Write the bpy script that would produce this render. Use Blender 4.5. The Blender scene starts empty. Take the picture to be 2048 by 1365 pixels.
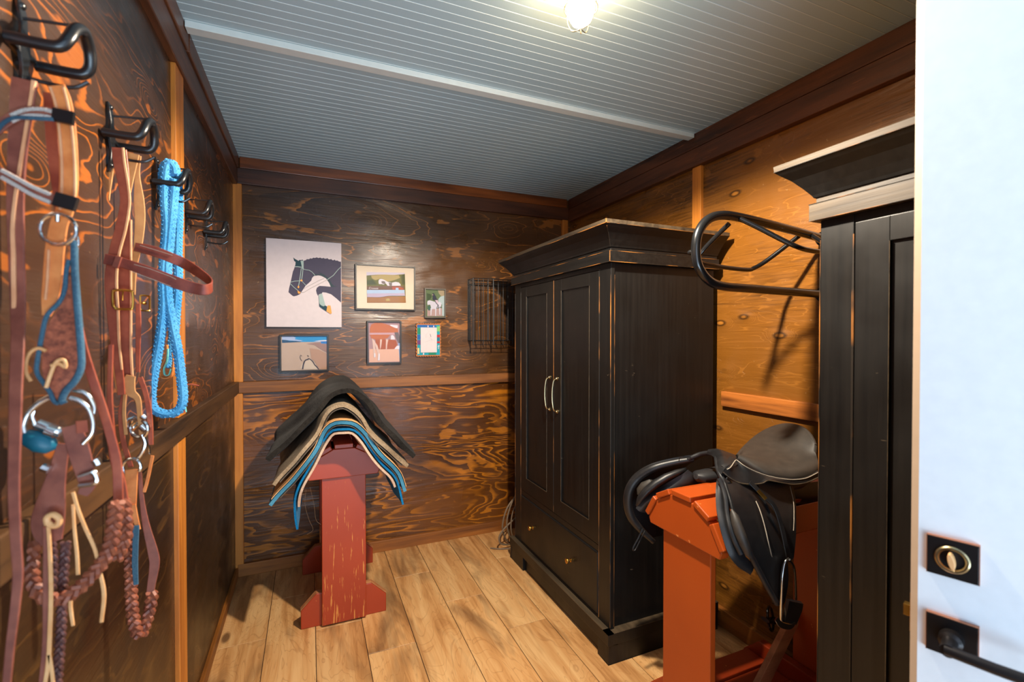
import bpy, bmesh, math, random
from mathutils import Vector, Matrix
random.seed(7)
PI = math.pi
S = bpy.context.scene
C = S.collection

# ------------------------------------------------------------------ camera
cam_data = bpy.data.cameras.new('camera')
cam = bpy.data.objects.new('camera', cam_data); C.objects.link(cam)
cam_data.sensor_width = 36.0
cam_data.lens = 937.25 / 2048.0 * 36.0
cam_data.clip_start = 0.02
cam.location = (0.0, 0.0, 1.4)
cam.rotation_euler = (math.radians(90 - 0.69), 0.0, math.radians(-23.337))
cam_data.dof.use_dof = True
cam_data.dof.focus_distance = 2.1
cam_data.dof.aperture_fstop = 3.2
S.camera = cam
# ------------------------------------------------------------------ world, daylight, exposure
w = bpy.data.worlds.new('world'); S.world = w; w.use_nodes = True
w.node_tree.nodes['Background'].inputs[0].default_value = (0.55, 0.72, 1.0, 1)
w.node_tree.nodes['Background'].inputs[1].default_value = 1.0
def area(name, loc, rot, sx, sy, power, color):
    l = bpy.data.lights.new(name, 'AREA'); l.shape = 'RECTANGLE'; l.size = sx; l.size_y = sy
    l.energy = power; l.color = color
    o = bpy.data.objects.new(name, l); C.objects.link(o); o.location = loc; o.rotation_euler = rot
    return o
# daylight entering through the open doorway behind the camera (outside the room, pointing in)
area('doorway_daylight', (0.30, -2.1, 1.45), (math.radians(90), 0, 0), 3.2, 2.4, 48, (0.60, 0.80, 1.0))
area('added_ground_bounce_fill', (0.45, -1.5, 0.02), (math.radians(158), 0, 0), 2.6, 1.6, 160, (0.60, 0.82, 1.0))  # added upward fill that brightens the ceiling, in place of light off the ground
# ceiling lamp: its shielded downward light, hanging right under the jar
sp = bpy.data.lights.new('lamp_light', 'SPOT'); sp.energy = 215; sp.color = (1.0, 0.87, 0.70); sp.spot_size = math.radians(172); sp.spot_blend = 0.25; sp.shadow_soft_size = 0.03
spo = bpy.data.objects.new('lamp_light', sp); C.objects.link(spo); spo.location = (0.722, 1.172, 2.427-0.175)
S.view_settings.view_transform = 'Standard'
S.view_settings.look = 'None'
S.view_settings.exposure = 0.0
S.view_settings.gamma = 1.0
S.view_settings.use_curve_mapping = False
S.cycles.max_bounces = 10
S.cycles.diffuse_bounces = 5
S.cycles.glossy_bounces = 4
S.cycles.sample_clamp_indirect = 6.0
LAMP = (0.722, 1.172)          # where the ceiling lamp hangs
CEIL = 2.427

# ------------------------------------------------------------------ material helpers
def srgb(r, g, b):
    f = lambda c: (c/255/12.92) if c/255 <= 0.04045 else ((c/255+0.055)/1.055)**2.4
    return (f(r), f(g), f(b), 1.0)
class NT:
    def __init__(s, name):
        s.m = bpy.data.materials.new(name); s.m.use_nodes = True
        s.n = s.m.node_tree.nodes; s.l = s.m.node_tree.links
        s.b = s.n['Principled BSDF']; s.tc = s.n.new('ShaderNodeTexCoord')
    def link(s, a, b): s.l.new(a, b)
    def mapping(s, scale=(1,1,1), loc=(0,0,0), rot=(0,0,0), src=None):
        m = s.n.new('ShaderNodeMapping'); m.inputs['Scale'].default_value = scale
        m.inputs['Location'].default_value = loc; m.inputs['Rotation'].default_value = rot
        s.link(src or s.tc.outputs['Object'], m.inputs['Vector']); return m.outputs[0]
    def noise(s, vec, scale=1, detail=2, rough=0.5, dist=0):
        t = s.n.new('ShaderNodeTexNoise'); s.link(vec, t.inputs['Vector'])
        t.inputs['Scale'].default_value = scale; t.inputs['Detail'].default_value = detail
        t.inputs['Roughness'].default_value = rough; t.inputs['Distortion'].default_value = dist
        return t.outputs['Fac']
    def vor(s, vec, scale=1, out='Distance', rnd=1.0):
        t = s.n.new('ShaderNodeTexVoronoi'); s.link(vec, t.inputs['Vector'])
        t.inputs['Scale'].default_value = scale; t.inputs['Randomness'].default_value = rnd
        return t.outputs[out]
    def wave(s, vec, scale=1, dist=0, detail=2, dscale=1, axis='Z'):
        t = s.n.new('ShaderNodeTexWave'); s.link(vec, t.inputs['Vector']); t.bands_direction = axis
        t.inputs['Scale'].default_value = scale; t.inputs['Distortion'].default_value = dist
        t.inputs['Detail'].default_value = detail; t.inputs['Detail Scale'].default_value = dscale
        return t.outputs['Fac']
    def math(s, op, a, b=0.0, c=None):
        t = s.n.new('ShaderNodeMath'); t.operation = op
        for i, v in enumerate((a, b, c)):
            if v is None: continue
            if isinstance(v, (int, float)): t.inputs[i].default_value = v
            else: s.link(v, t.inputs[i])
        return t.outputs[0]
    def ramp(s, fac, stops, interp='LINEAR'):
        t = s.n.new('ShaderNodeValToRGB'); t.color_ramp.interpolation = interp
        e = t.color_ramp.elements
        while len(e) < len(stops): e.new(0.5)
        for el, (p, c) in zip(e, stops):
            el.position = p; el.color = c if len(c) == 4 else (*c, 1)
        s.link(fac, t.inputs[0]); return t.outputs[0]
    def mix(s, fac, a, b, mode='MIX'):
        t = s.n.new('ShaderNodeMix'); t.data_type = 'RGBA'; t.blend_type = mode
        for sock, v in ((t.inputs[0], fac), (t.inputs[6], a), (t.inputs[7], b)):
            if isinstance(v, (int, float)): sock.default_value = v
            elif isinstance(v, tuple): sock.default_value = v
            else: s.link(v, sock)
        return t.outputs[2]
    def bump(s, h, strength=0.3, dist=0.002):
        t = s.n.new('ShaderNodeBump'); t.inputs['Strength'].default_value = strength
        t.inputs['Distance'].default_value = dist; s.link(h, t.inputs['Height'])
        s.link(t.outputs[0], s.b.inputs['Normal'])
    def done(s, color=None, rough=None, metal=None, spec=None, coat=None):
        if color is not None:
            if isinstance(color, tuple): s.b.inputs['Base Color'].default_value = color
            else: s.link(color, s.b.inputs['Base Color'])
        if rough is not None:
            if isinstance(rough, (int, float)): s.b.inputs['Roughness'].default_value = rough
            else: s.link(rough, s.b.inputs['Roughness'])
        if metal is not None: s.b.inputs['Metallic'].default_value = metal
        if spec is not None: s.b.inputs['Specular IOR Level'].default_value = spec
        if coat is not None:
            s.b.inputs['Coat Weight'].default_value = coat; s.b.inputs['Coat Roughness'].default_value = 0.25
        return s.m
W1 = (1,1,1,1); K1 = (0,0,0,1)
def axis_scale(grain, along, across):
    v = [across]*3; v['XYZ'.index(grain)] = along; return tuple(v)

def plywood(name, grain, dark, mid, line, loc=(0,0,0), lines=16.0, fill=0.5, knots=0.6, rough=0.38, flatten=None, kscale=1.0, wpos=(0.84,0.93,0.985), amt=1.0, along=0.75, across=2.9, detail=3.0, grey=0.0, streak=0.35):
    t = NT(name)
    v = t.mapping(axis_scale(grain, along, across), loc)
    n = t.noise(v, 1.0, detail, 0.5, 0.7)
    kv = t.mapping(axis_scale(grain, 1.5*kscale, 3.3*kscale), (loc[0]+3.1, loc[1]+1.7, loc[2]+0.4))
    d = t.vor(kv, 1.0)
    kn = t.math('POWER', 2.718, t.math('MULTIPLY', t.math('MULTIPLY', d, d), -26.0))
    n2 = t.math('MULTIPLY_ADD', kn, knots*0.45, n)
    wob = t.noise(t.mapping(axis_scale(grain, 6, 26), loc), 1.0, 3, 0.6)
    f = t.math('FRACT', t.math('MULTIPLY_ADD', n2, lines, t.math('MULTIPLY', wob, 0.7)))
    big = t.noise(t.mapping(axis_scale(grain, 0.9, 1.9), loc), 1.0, 2, 0.5)
    fine = t.noise(t.mapping(axis_scale(grain, 5, 90), loc), 1.0, 4, 0.6)
    base = t.mix(t.ramp(t.math('MULTIPLY_ADD', fine, streak, big), [(fill-0.02, K1), (fill+0.32, W1)]), dark, mid)
    base = t.mix(t.math('MULTIPLY', f, 0.35), base, mid)
    a, b_, c = wpos
    ln = t.ramp(f, [(0.0, K1), (a, K1), (b_, W1), (c, W1), (1.0, K1)])
    am = t.ramp(t.noise(t.mapping(axis_scale(grain, 2.2, 4.0), loc), 1.0, 3, 0.55), [(0.40, (0.06,)*3), (0.60, W1)])
    col = t.mix(t.math('MULTIPLY', t.math('MULTIPLY', ln, am), amt), base, line)
    pa = t.ramp(t.noise(t.mapping(axis_scale(grain, 3.0, 7.5), (loc[0]+9, loc[1]+5, loc[2]+3)), 1.0, 3, 0.6), [(0.635, K1), (0.655, W1)])
    col = t.mix(t.math('MULTIPLY', pa, 0.75*amt), col, line)
    core = t.ramp(d, [(0.0, W1), (0.045, W1), (0.075, K1)])
    col = t.mix(t.math('MULTIPLY', core, min(0.9, 0.55*knots)), col, line)
    ringd = t.ramp(d, [(0.07, K1), (0.10, W1), (0.16, K1)])
    col = t.mix(t.math('MULTIPLY', ringd, min(0.9, 0.6*knots)), col, dark)
    sp = t.ramp(t.noise(t.mapping((55,55,55), loc), 1.0, 2, 0.6), [(0.72, K1), (0.76, W1)])
    col = t.mix(t.math('MULTIPLY', sp, 0.35), col, srgb(176,140,96))
    t.bump(t.math('MULTIPLY_ADD', f, 0.5, t.math('ADD', fine, t.math('MULTIPLY', n2, 4.0))), 0.5, 0.0022)
    rr = t.ramp(t.noise(t.mapping((6,6,6), loc), 1.0, 2, 0.5), [(0.3, (rough-0.1,)*3), (0.7, (rough+0.12,)*3)])
    return t.done(col, rr, spec=0.5)

def timber(name, grain, c1, c2, loc=(0,0,0), rough=0.5, scale=1.0, wear=None):
    t = NT(name)
    v = t.mapping(axis_scale(grain, 2.2*scale, 34*scale), loc)
    n = t.noise(v, 1.0, 5, 0.62, 0.4)
    n2 = t.noise(t.mapping(axis_scale(grain, 1.2*scale, 7*scale), loc), 1.0, 2, 0.5, 1.0)
    f = t.math('MULTIPLY_ADD', n2, 0.6, t.math('MULTIPLY', n, 0.6))
    col = t.ramp(f, [(0.42, c1), (0.72, c2)])
    if wear:
        sp = t.ramp(t.noise(t.mapping(axis_scale(grain, 9, 120), loc), 1.0, 3, 0.6), [(0.64, K1), (0.70, W1)])
        col = t.mix(sp, col, wear)
    t.bump(n, 0.4, 0.0015)
    return t.done(col, rough)

def painted_black(name, grain='Z'):
    t = NT(name)
    n = t.noise(t.mapping(axis_scale(grain, 2, 60)), 1.0, 4, 0.6)
    col = t.ramp(n, [(0.3, srgb(11,11,11)), (0.75, srgb(25,23,21))])
    sc = t.ramp(t.noise(t.mapping((14,14,40)), 1.0, 3, 0.7), [(0.72, K1), (0.76, W1)])
    col = t.mix(t.math('MULTIPLY', sc, 0.35), col, srgb(120,104,84))
    t.bump(n, 0.12, 0.0006)
    rr = t.ramp(t.noise(t.mapping((5,5,5)), 1.0, 3, 0.5), [(0.3, (0.34,)*3), (0.7, (0.5,)*3)])
    return t.done(col, rr, spec=0.38)
def worn_edge(name):
    t = NT(name)
    n = t.noise(t.mapping((7,7,4)), 1.0, 3, 0.6)
    col = t.ramp(n, [(0.46, srgb(36,29,22)), (0.54, srgb(132,84,36)), (0.66, srgb(176,110,42))])
    return t.done(col, 0.5)
def red_paint(name, grain, wear=0.0, loc=(0,0,0), dark=(144,44,12), lit=(172,62,18)):
    t = NT(name)
    n = t.noise(t.mapping((3,3,3), loc), 1.0, 3, 0.5)
    col = t.mix(n, srgb(*dark), srgb(lit[0],lit[1],lit[2]))
    if wear:
        m = t.noise(t.mapping(axis_scale(grain, 7, 95), loc), 1.0, 3, 0.62)
        z = t.n.new('ShaderNodeSeparateXYZ'); t.link(t.tc.outputs['Object'], z.inputs[0])
        hgt = t.ramp(z.outputs[2], [(0.0, (1,1,1)), (0.28, (0.62,)*3), (0.7, (0.35,)*3)])
        thr = t.math('MULTIPLY_ADD', hgt, 0.13*wear, m)
        col = t.mix(t.ramp(thr, [(0.69, K1), (0.715, W1)]), col, srgb(206,128,58))
    else:
        m = t.noise(t.mapping((26,26,26), loc), 1.0, 3, 0.7)
        col = t.mix(t.ramp(m, [(0.70, K1), (0.74, W1)]), col, srgb(206,120,60))
    t.bump(n, 0.1, 0.001)
    return t.done(col, 0.42)
def leather(name, c1, c2, rough=0.45, scale=30, loc=(0,0,0)):
    t = NT(name)
    n = t.noise(t.mapping((scale,)*3, loc), 1.0, 3, 0.6)
    b = t.vor(t.mapping((420,)*3), 1.0)
    t.bump(b, 0.15, 0.0004)
    return t.done(t.ramp(n, [(0.3, c1), (0.7, c2)]), rough)
def fuzzy(name, c1, c2, scale=160, rough=0.95, b=0.8):
    t = NT(name)
    n = t.noise(t.mapping((scale,)*3), 1.0, 4, 0.7)
    n2 = t.noise(t.mapping((9,)*3), 1.0, 2, 0.5)
    t.bump(n, b, 0.004)
    m = t.done(t.ramp(t.math('MULTIPLY_ADD', n2, 0.5, t.math('MULTIPLY', n, 0.5)), [(0.35, c1), (0.62, c2)]), rough, spec=0.15)
    t.b.inputs['Sheen Weight'].default_value = 0.06
    return m
def plain(name, col, rough=0.5, metal=0.0, spec=None, coat=None):
    t = NT(name)
    n = t.noise(t.mapping((40,40,40)), 1.0, 2, 0.5)
    c2 = tuple(min(1.0, x*1.12+0.002) for x in col[:3]) + (1,)
    return t.done(t.mix(n, col, c2), rough, metal, spec, coat)

# ------------------------------------------------------------------ materials
M = {}
M['ply_back_up'] = plywood('plywood_back_upper', 'X', srgb(44,27,15), srgb(96,61,30), srgb(182,112,46), (2.3,0,5.2), lines=13, fill=0.46, knots=0.9, rough=0.30, kscale=1.25, wpos=(0.86,0.95,0.985), amt=0.75, along=0.9, across=4.2)
M['ply_back_low'] = plywood('plywood_back_lower', 'X', srgb(42,23,12), srgb(106,60,18), srgb(200,120,26), (7.3,0,1.2), lines=16, fill=0.46, knots=0.6, rough=0.34, wpos=(0.55,0.86,0.99), amt=0.7, along=1.0, across=4.4)
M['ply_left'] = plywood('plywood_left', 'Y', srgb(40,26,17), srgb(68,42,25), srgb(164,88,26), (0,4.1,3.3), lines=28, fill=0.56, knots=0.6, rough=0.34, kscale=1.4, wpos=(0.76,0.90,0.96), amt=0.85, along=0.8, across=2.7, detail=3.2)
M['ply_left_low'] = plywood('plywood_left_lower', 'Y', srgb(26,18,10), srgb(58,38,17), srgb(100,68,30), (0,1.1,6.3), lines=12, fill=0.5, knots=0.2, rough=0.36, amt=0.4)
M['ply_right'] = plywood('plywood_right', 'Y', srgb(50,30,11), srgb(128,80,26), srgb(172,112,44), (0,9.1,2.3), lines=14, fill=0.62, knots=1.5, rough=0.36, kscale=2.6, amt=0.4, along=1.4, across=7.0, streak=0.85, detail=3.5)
M['beam'] = timber('beam_dark_timber_x', 'X', srgb(50,24,12), srgb(96,52,28), rough=0.42)
M['beam_y'] = timber('beam_dark_timber_y', 'Y', srgb(48,24,12), srgb(100,56,30), (1,2,3), rough=0.42, wear=srgb(122,72,40))
M['band'] = timber('upper_band_timber', 'X', srgb(76,34,10), srgb(142,74,28), rough=0.28)
M['band_y'] = timber('upper_band_timber_y', 'Y', srgb(64,34,18), srgb(112,66,38), (2,0,0), rough=0.38)
M['rail_x'] = timber('rail_timber_x', 'X', srgb(80,42,14), srgb(150,92,40), (4,0,0), rough=0.5)
M['rail_left_shaded'] = timber('rail_timber_left_shaded', 'Y', srgb(42,27,14), srgb(88,58,30), (0,7,0), rough=0.5)  # darker rail timber, with some shade from grazing light put into the colour
M['rail_y'] = timber('rail_timber_y', 'Y', srgb(96,50,16), srgb(190,112,46), (0,5,0), rough=0.5)
M['post'] = timber('post_timber', 'Z', srgb(150,82,22), srgb(206,128,46), (3,3,0), rough=0.5)
M['base_x'] = timber('baseboard_timber_x', 'X', srgb(96,52,16), srgb(164,98,34), (8,0,0), rough=0.5)
M['base_y'] = timber('baseboard_timber_y', 'Y', srgb(84,46,14), srgb(156,94,34), (0,8,0), rough=0.5)
t = NT('painted_beadboard_ceiling')
n = t.noise(t.mapping((1.2,1.2,1.2)), 1.0, 2, 0.5)
M['ceil'] = t.done(t.mix(n, srgb(166,192,202), srgb(174,200,208)), 0.33, spec=0.5)
M['bead'] = None
M['seam_glint'] = plain('painted_bead_highlight', srgb(204,218,218), 0.35)  # paler colour paints the light reflected along each bead
M['batten'] = plain('white_painted_batten', srgb(206,214,210), 0.45)
t = NT('oak_plank_floor')
at = t.n.new('ShaderNodeAttribute'); at.attribute_name = 'plank'
ofs = t.n.new('ShaderNodeVectorMath'); ofs.operation = 'MULTIPLY_ADD'
t.link(at.outputs['Vector'], ofs.inputs[0]); ofs.inputs[1].default_value = (13.0, 29.0, 7.0); t.link(t.tc.outputs['Object'], ofs.inputs[2])
src = ofs.outputs[0]
g1 = t.noise(t.mapping((26, 1.6, 1), src=src), 1.0, 5, 0.6, 0.6)
g2 = t.noise(t.mapping((5.5, 1.3, 1), src=src), 1.0, 3, 0.55, 1.2)
kd = t.vor(t.mapping((4.2, 1.7, 1), src=src), 1.0)
fr = t.math('FRACT', t.math('MULTIPLY', t.math('MULTIPLY_ADD', t.math('POWER', 2.718, t.math('MULTIPLY', t.math('MULTIPLY', kd, kd), -40.0)), 0.4, g2), 17.0))
col = t.ramp(t.math('MULTIPLY_ADD', g1, 0.55, t.math('MULTIPLY', g2, 0.45)), [(0.34, srgb(168,114,62)), (0.46, srgb(206,152,94)), (0.60, srgb(226,180,122))])
col = t.mix(t.math('MULTIPLY', t.ramp(fr, [(0.0, K1), (0.8, K1), (0.95, W1), (1, K1)]), 0.35), col, srgb(140,88,42))
gp = t.noise(t.mapping((7, 1.8, 1), (5,5,0), src=src), 1.0, 3, 0.6, 0.5)
col = t.mix(t.ramp(gp, [(0.52, K1), (0.70, (0.7,)*3)]), col, srgb(104,72,44))
hs = t.n.new('ShaderNodeHueSaturation'); t.link(col, hs.inputs['Color'])
t.link(t.math('MULTIPLY_ADD', at.outputs['Fac'], 0.22, 0.9), hs.inputs['Value'])
t.bump(g1, 0.3, 0.001)
core = t.ramp(kd, [(0.0, W1), (0.05, W1), (0.09, K1)])
M['floor'] = t.done(t.mix(t.math('MULTIPLY', core, 0.8), hs.outputs[0], srgb(84,50,26)), 0.5)
M['gap'] = plain('dark_floor_joint', srgb(34,20,10), 0.9)
M['black'] = painted_black('distressed_black_paint')
M['black_y'] = painted_black('distressed_black_paint_y', 'Y')
M['worn'] = worn_edge('worn_paint_edge')
M['worn_daylit_grey'] = timber('rubbed_daylit_black_paint', 'Y', srgb(40,33,26), srgb(88,74,56), rough=0.42)  # rubbed brown; also carries the daylight colour of the second armoire's crown
M['void'] = plain('unlit_black_gap', srgb(8,6,5), 0.9)
M['brass'] = plain('aged_brass', srgb(190,146,68), 0.28, 1.0)
M['nickel'] = plain('antique_nickel', srgb(176,158,120), 0.28, 1.0)
M['chrome'] = plain('polished_steel', srgb(214,214,212), 0.16, 1.0)
M['bronze'] = plain('oil_rubbed_bronze', srgb(40,36,36), 0.34, 0.7)
M['bronze_edge'] = plain('worn_bronze_edge', srgb(178,122,92), 0.4, 0.8)
M['iron'] = plain('black_coated_iron', srgb(16,16,17), 0.22, 0.0, 0.7)
M['iron_bar'] = plain('black_vinyl_coating', srgb(14,15,18), 0.3, 0.0, 0.6)
M['wire'] = plain('black_wire', srgb(12,11,11), 0.5)
M['white_door'] = plain('white_door_paint', srgb(226,230,234), 0.35)
M['door_edge'] = plain('cream_door_edge', srgb(176,152,128), 0.5)
M['red'] = red_paint('red_brown_paint', 'Z', 0.0)
M['red_worn'] = red_paint('worn_red_brown_paint', 'Z', 1.0, (1,0,0))
M['red_orange'] = red_paint('orange_red_paint', 'Z', 0.0, (4,4,4), (154,58,10), (178,76,18))
M['raw_edge'] = timber('rubbed_raw_wood_edge', 'X', srgb(150,86,50), srgb(196,132,84), rough=0.6)
M['saddle'] = leather('black_saddle_leather', srgb(18,18,20), srgb(30,29,30), 0.42)
M['saddle_soft'] = leather('black_grain_leather', srgb(24,25,28), srgb(36,36,38), 0.5)
M['seat'] = leather('matt_seat_leather', srgb(46,42,38), srgb(58,52,46), 0.55)
M['stitch'] = plain('cream_stitching', srgb(170,158,140), 0.6)
M['lea_red'] = leather('chestnut_leather', srgb(138,58,38), srgb(168,84,56), 0.42)
M['lea_dk'] = leather('dark_burgundy_leather', srgb(98,38,26), srgb(134,62,46), 0.42)
M['lea_or'] = leather('light_tan_leather', srgb(196,106,46), srgb(226,140,74), 0.5)
M['lea_tan'] = leather('natural_suede_leather', srgb(176,116,66), srgb(200,142,86), 0.7)
M['lea_pu'] = leather('plum_brown_leather', srgb(112,56,44), srgb(146,82,64), 0.4)
M['lea_tool'] = leather('tooled_floral_leather', srgb(96,40,22), srgb(176,92,60), 0.5, 120)
M['lea_edge'] = leather('raw_leather_edge', srgb(206,140,96), srgb(226,166,120), 0.6)
M['thong'] = leather('pale_leather_thong', srgb(214,150,90), srgb(232,180,124), 0.55)
M['braid'] = leather('braided_chestnut_leather', srgb(112,56,38), srgb(160,90,62), 0.5)
M['braid_dk'] = leather('braided_dark_leather', srgb(74,42,40), srgb(110,70,64), 0.5)
M['blue_cord'] = fuzzy('dusty_blue_cord', srgb(44,70,88), srgb(74,108,126), 300, 0.8, 0.4)
M['bead'] = plain('silver_bead_thread', srgb(176,166,158), 0.5)
M['rope'] = fuzzy('light_blue_rope', srgb(34,120,182), srgb(92,168,216), 260, 0.75, 0.5)
M['rope_light'] = fuzzy('pale_blue_rope_strands', srgb(44,126,186), srgb(92,166,212), 260, 0.75, 0.4)
M['teal'] = plain('teal_rubber', srgb(10,92,112), 0.45)
M['aqua'] = plain('aqua_rawhide', srgb(120,206,190), 0.6)
M['pad_black'] = fuzzy('charcoal_felt', srgb(18,16,14), srgb(44,39,34), 90)
M['pad_beige'] = fuzzy('beige_fleece', srgb(122,100,74), srgb(176,152,122), 120)
M['pad_blue'] = fuzzy('sky_blue_trim', srgb(44,108,138), srgb(82,146,172), 220)
M['pad_blue2'] = fuzzy('bright_blue_felt', srgb(4,92,140), srgb(20,126,178), 160)
M['pad_line'] = fuzzy('cream_pad_lining', srgb(190,156,130), srgb(220,188,160), 120)
M['pad_grey'] = fuzzy('grey_brown_felt', srgb(70,62,54), srgb(104,92,80), 120)
M['hair'] = plain('loose_horse_hair', srgb(120,90,60), 0.7)
M['cable'] = plain('grey_cable', srgb(112,92,70), 0.55)
M['frame_dk'] = plain('dark_picture_frame', srgb(44,36,30), 0.35)
M['frame_grey'] = plain('pewter_picture_frame', srgb(86,76,64), 0.35)
def emis(name, col, strength):
    m = bpy.data.materials.new(name); m.use_nodes = True; n = m.node_tree.nodes
    e = n.new('ShaderNodeEmission'); e.inputs[0].default_value = col; e.inputs[1].default_value = strength
    m.node_tree.links.new(e.outputs[0], n['Material Output'].inputs[0]); return m
M['glow'] = emis('lit_lamp_glass', (1.0, 0.66, 0.36, 1), 110)

# ------------------------------------------------------------------ geometry helpers
def V(*a): return Vector(a[0] if len(a) == 1 else a)
def catmull(pts, n=6):
    """smooth a polyline of tuples (any length of tuple)"""
    if len(pts) < 3: return [tuple(p) for p in pts]
    P = [tuple(2*a-b for a, b in zip(pts[0], pts[1]))] + [tuple(p) for p in pts] + [tuple(2*a-b for a, b in zip(pts[-1], pts[-2]))]
    out = []
    for i in range(1, len(P)-2):
        for k in range(n):
            u = k/n
            out.append(tuple(0.5*((2*b)+(-a+c)*u+(2*a-5*b+4*c-d)*u*u+(-a+3*b-3*c+d)*u**3) for a, b, c, d in zip(P[i-1], P[i], P[i+1], P[i+2])))
    out.append(tuple(P[-2]))
    return out
def resample(pts, n):
    L = [0]
    for a, b in zip(pts, pts[1:]): L.append(L[-1] + math.dist(a[:3], b[:3]))
    out = []; j = 0
    for i in range(n):
        s = L[-1]*i/(n-1)
        while j < len(L)-2 and L[j+1] < s: j += 1
        d = L[j+1]-L[j]; u = 0 if d == 0 else (s-L[j])/d
        out.append(tuple(a+(b-a)*u for a, b in zip(pts[j], pts[j+1])))
    return out
class MB:
    def __init__(s): s.bm = bmesh.new(); s.mats = []; s.cur = 0
    def mat(s, m):
        if m not in s.mats: s.mats.append(m)
        s.cur = s.mats.index(m); return s
    def face(s, vs):
        try: f = s.bm.faces.new(vs); f.material_index = s.cur; return f
        except ValueError: return None
    def box(s, a, b):
        x0,y0,z0 = a; x1,y1,z1 = b
        v = [s.bm.verts.new(p) for p in ((x0,y0,z0),(x1,y0,z0),(x1,y1,z0),(x0,y1,z0),(x0,y0,z1),(x1,y0,z1),(x1,y1,z1),(x0,y1,z1))]
        for q in ((3,2,1,0),(4,5,6,7),(0,1,5,4),(1,2,6,5),(2,3,7,6),(3,0,4,7)): s.face([v[i] for i in q])
        return s
    def prism(s, poly, axis, a, b):
        """poly: 2-D points in the two remaining axes (order XYZ minus axis)"""
        def mk(p, h):
            if axis == 'X': return (h, p[0], p[1])
            if axis == 'Y': return (p[0], h, p[1])
            return (p[0], p[1], h)
        A = [s.bm.verts.new(mk(p, a)) for p in poly]; B = [s.bm.verts.new(mk(p, b)) for p in poly]
        s.face(A); s.face(B[::-1]); n = len(poly)
        for i in range(n): s.face([A[i], B[i], B[(i+1)%n], A[(i+1)%n]])
        return s
    def tube(s, pts, r, seg=10, closed=False, smooth=0):
        if smooth: pts = catmull(pts, smooth)
        rr = [p[3] if len(p) > 3 else r for p in pts]
        P = [Vector(p[:3]) for p in pts]; n = len(P); rings = []
        T = []
        for i in range(n):
            a = P[(i-1)%n] if closed or i > 0 else P[i]; b = P[(i+1)%n] if closed or i < n-1 else P[i]
            d = (b-a); T.append(d.normalized() if d.length > 1e-9 else Vector((0,0,1)))
        u = T[0].orthogonal().normalized()
        for i in range(n):
            u = (u - T[i]*u.dot(T[i])); u = u.normalized() if u.length > 1e-6 else T[i].orthogonal().normalized()
            w_ = T[i].cross(u)
            rings.append([s.bm.verts.new(P[i] + (u*math.cos(2*PI*k/seg)+w_*math.sin(2*PI*k/seg))*rr[i]) for k in range(seg)])
        for i in range(n if closed else n-1):
            A, B = rings[i], rings[(i+1)%n]
            for k in range(seg): s.face([A[k], A[(k+1)%seg], B[(k+1)%seg], B[k]])
        if not closed: s.face(rings[0][::-1]); s.face(rings[-1])
        return s
    def ribbon(s, pts, wdir, th=0.003, width=None, smooth=6):
        """flat strap; pts (x,y,z,w)"""
        if width is not None: pts = [tuple(p[:3])+(width,) for p in pts]
        if smooth: pts = catmull(pts, smooth)
        P = [Vector(p[:3]) for p in pts]; n = len(P); prev = None
        for i in range(n):
            t_ = (P[min(i+1,n-1)]-P[max(i-1,0)]).normalized()
            wd = Vector(wdir(i/(n-1)) if callable(wdir) else wdir); wd = (wd - t_*wd.dot(t_))
            wd = wd.normalized() if wd.length > 1e-5 else t_.orthogonal().normalized()
            nn = t_.cross(wd); h = pts[i][3]/2; e = min(0.0008, h*0.3)
            ring = [s.bm.verts.new(P[i]+wd*a+nn*b) for a, b in ((-h,-th/2+e),(-h+e,-th/2),(h-e,-th/2),(h,-th/2+e),(h,th/2-e),(h-e,th/2),(-h+e,th/2),(-h,th/2-e))]
            if prev:
                for k in range(8): s.face([prev[k], prev[(k+1)%8], ring[(k+1)%8], ring[k]])
            else: s.face(ring[::-1])
            prev = ring
        s.face(prev); return s
    def braid(s, pts, r, pitch=0.03, seg=6, flat=1.0):
        pts = catmull(pts, 8); P = [Vector(p[:3]) for p in pts]
        L = sum((b-a).length for a, b in zip(P, P[1:])); n = max(12, int(L/pitch*8))
        Q = [Vector(p[:3]) for p in resample(pts, n)]
        for k in range(3):
            out = []
            for i in range(n):
                t_ = (Q[min(i+1,n-1)]-Q[max(i-1,0)]).normalized()
                u = Vector((1,0,0)); u = (u-t_*u.dot(t_)).normalized(); w_ = t_.cross(u)
                ph = 2*PI*(i/8.0) + 2*PI*k/3
                out.append(tuple(Q[i] + u*math.sin(ph)*r*0.72 + w_*math.sin(2*ph)*r*0.36*flat) + (r*0.5,))
            s.tube(out, r*0.5, seg)
        return s
    def lathe(s, prof, origin, axis, seg=20):
        """prof: (radius, height along axis)"""
        O = Vector(origin); A = Vector(axis).normalized(); u = A.orthogonal().normalized(); w_ = A.cross(u); prev = None
        for r, h in prof:
            ring = [s.bm.verts.new(O + A*h + (u*math.cos(2*PI*k/seg)+w_*math.sin(2*PI*k/seg))*max(r,1e-5)) for k in range(seg)]
            if prev:
                for k in range(seg): s.face([prev[k], prev[(k+1)%seg], ring[(k+1)%seg], ring[k]])
            else: s.face(ring[::-1])
            prev = ring
        s.face(prev); return s
    def ring(s, c, r, tr, normal=(0,1,0), sx=1.0, seg=24, a0=0, a1=360, up=(0,0,1)):
        c = Vector(c); N = Vector(normal).normalized(); U = Vector(up); U = (U-N*U.dot(N)).normalized(); X = U.cross(N)
        full = abs(a1-a0) >= 360; n = seg
        pts = [tuple(c + X*math.cos(math.radians(a0+(a1-a0)*i/(n if full else n-1)))*r*sx + U*math.sin(math.radians(a0+(a1-a0)*i/(n if full else n-1)))*r) for i in range(n)]
        return s.tube(pts, tr, 8, closed=full)
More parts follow.
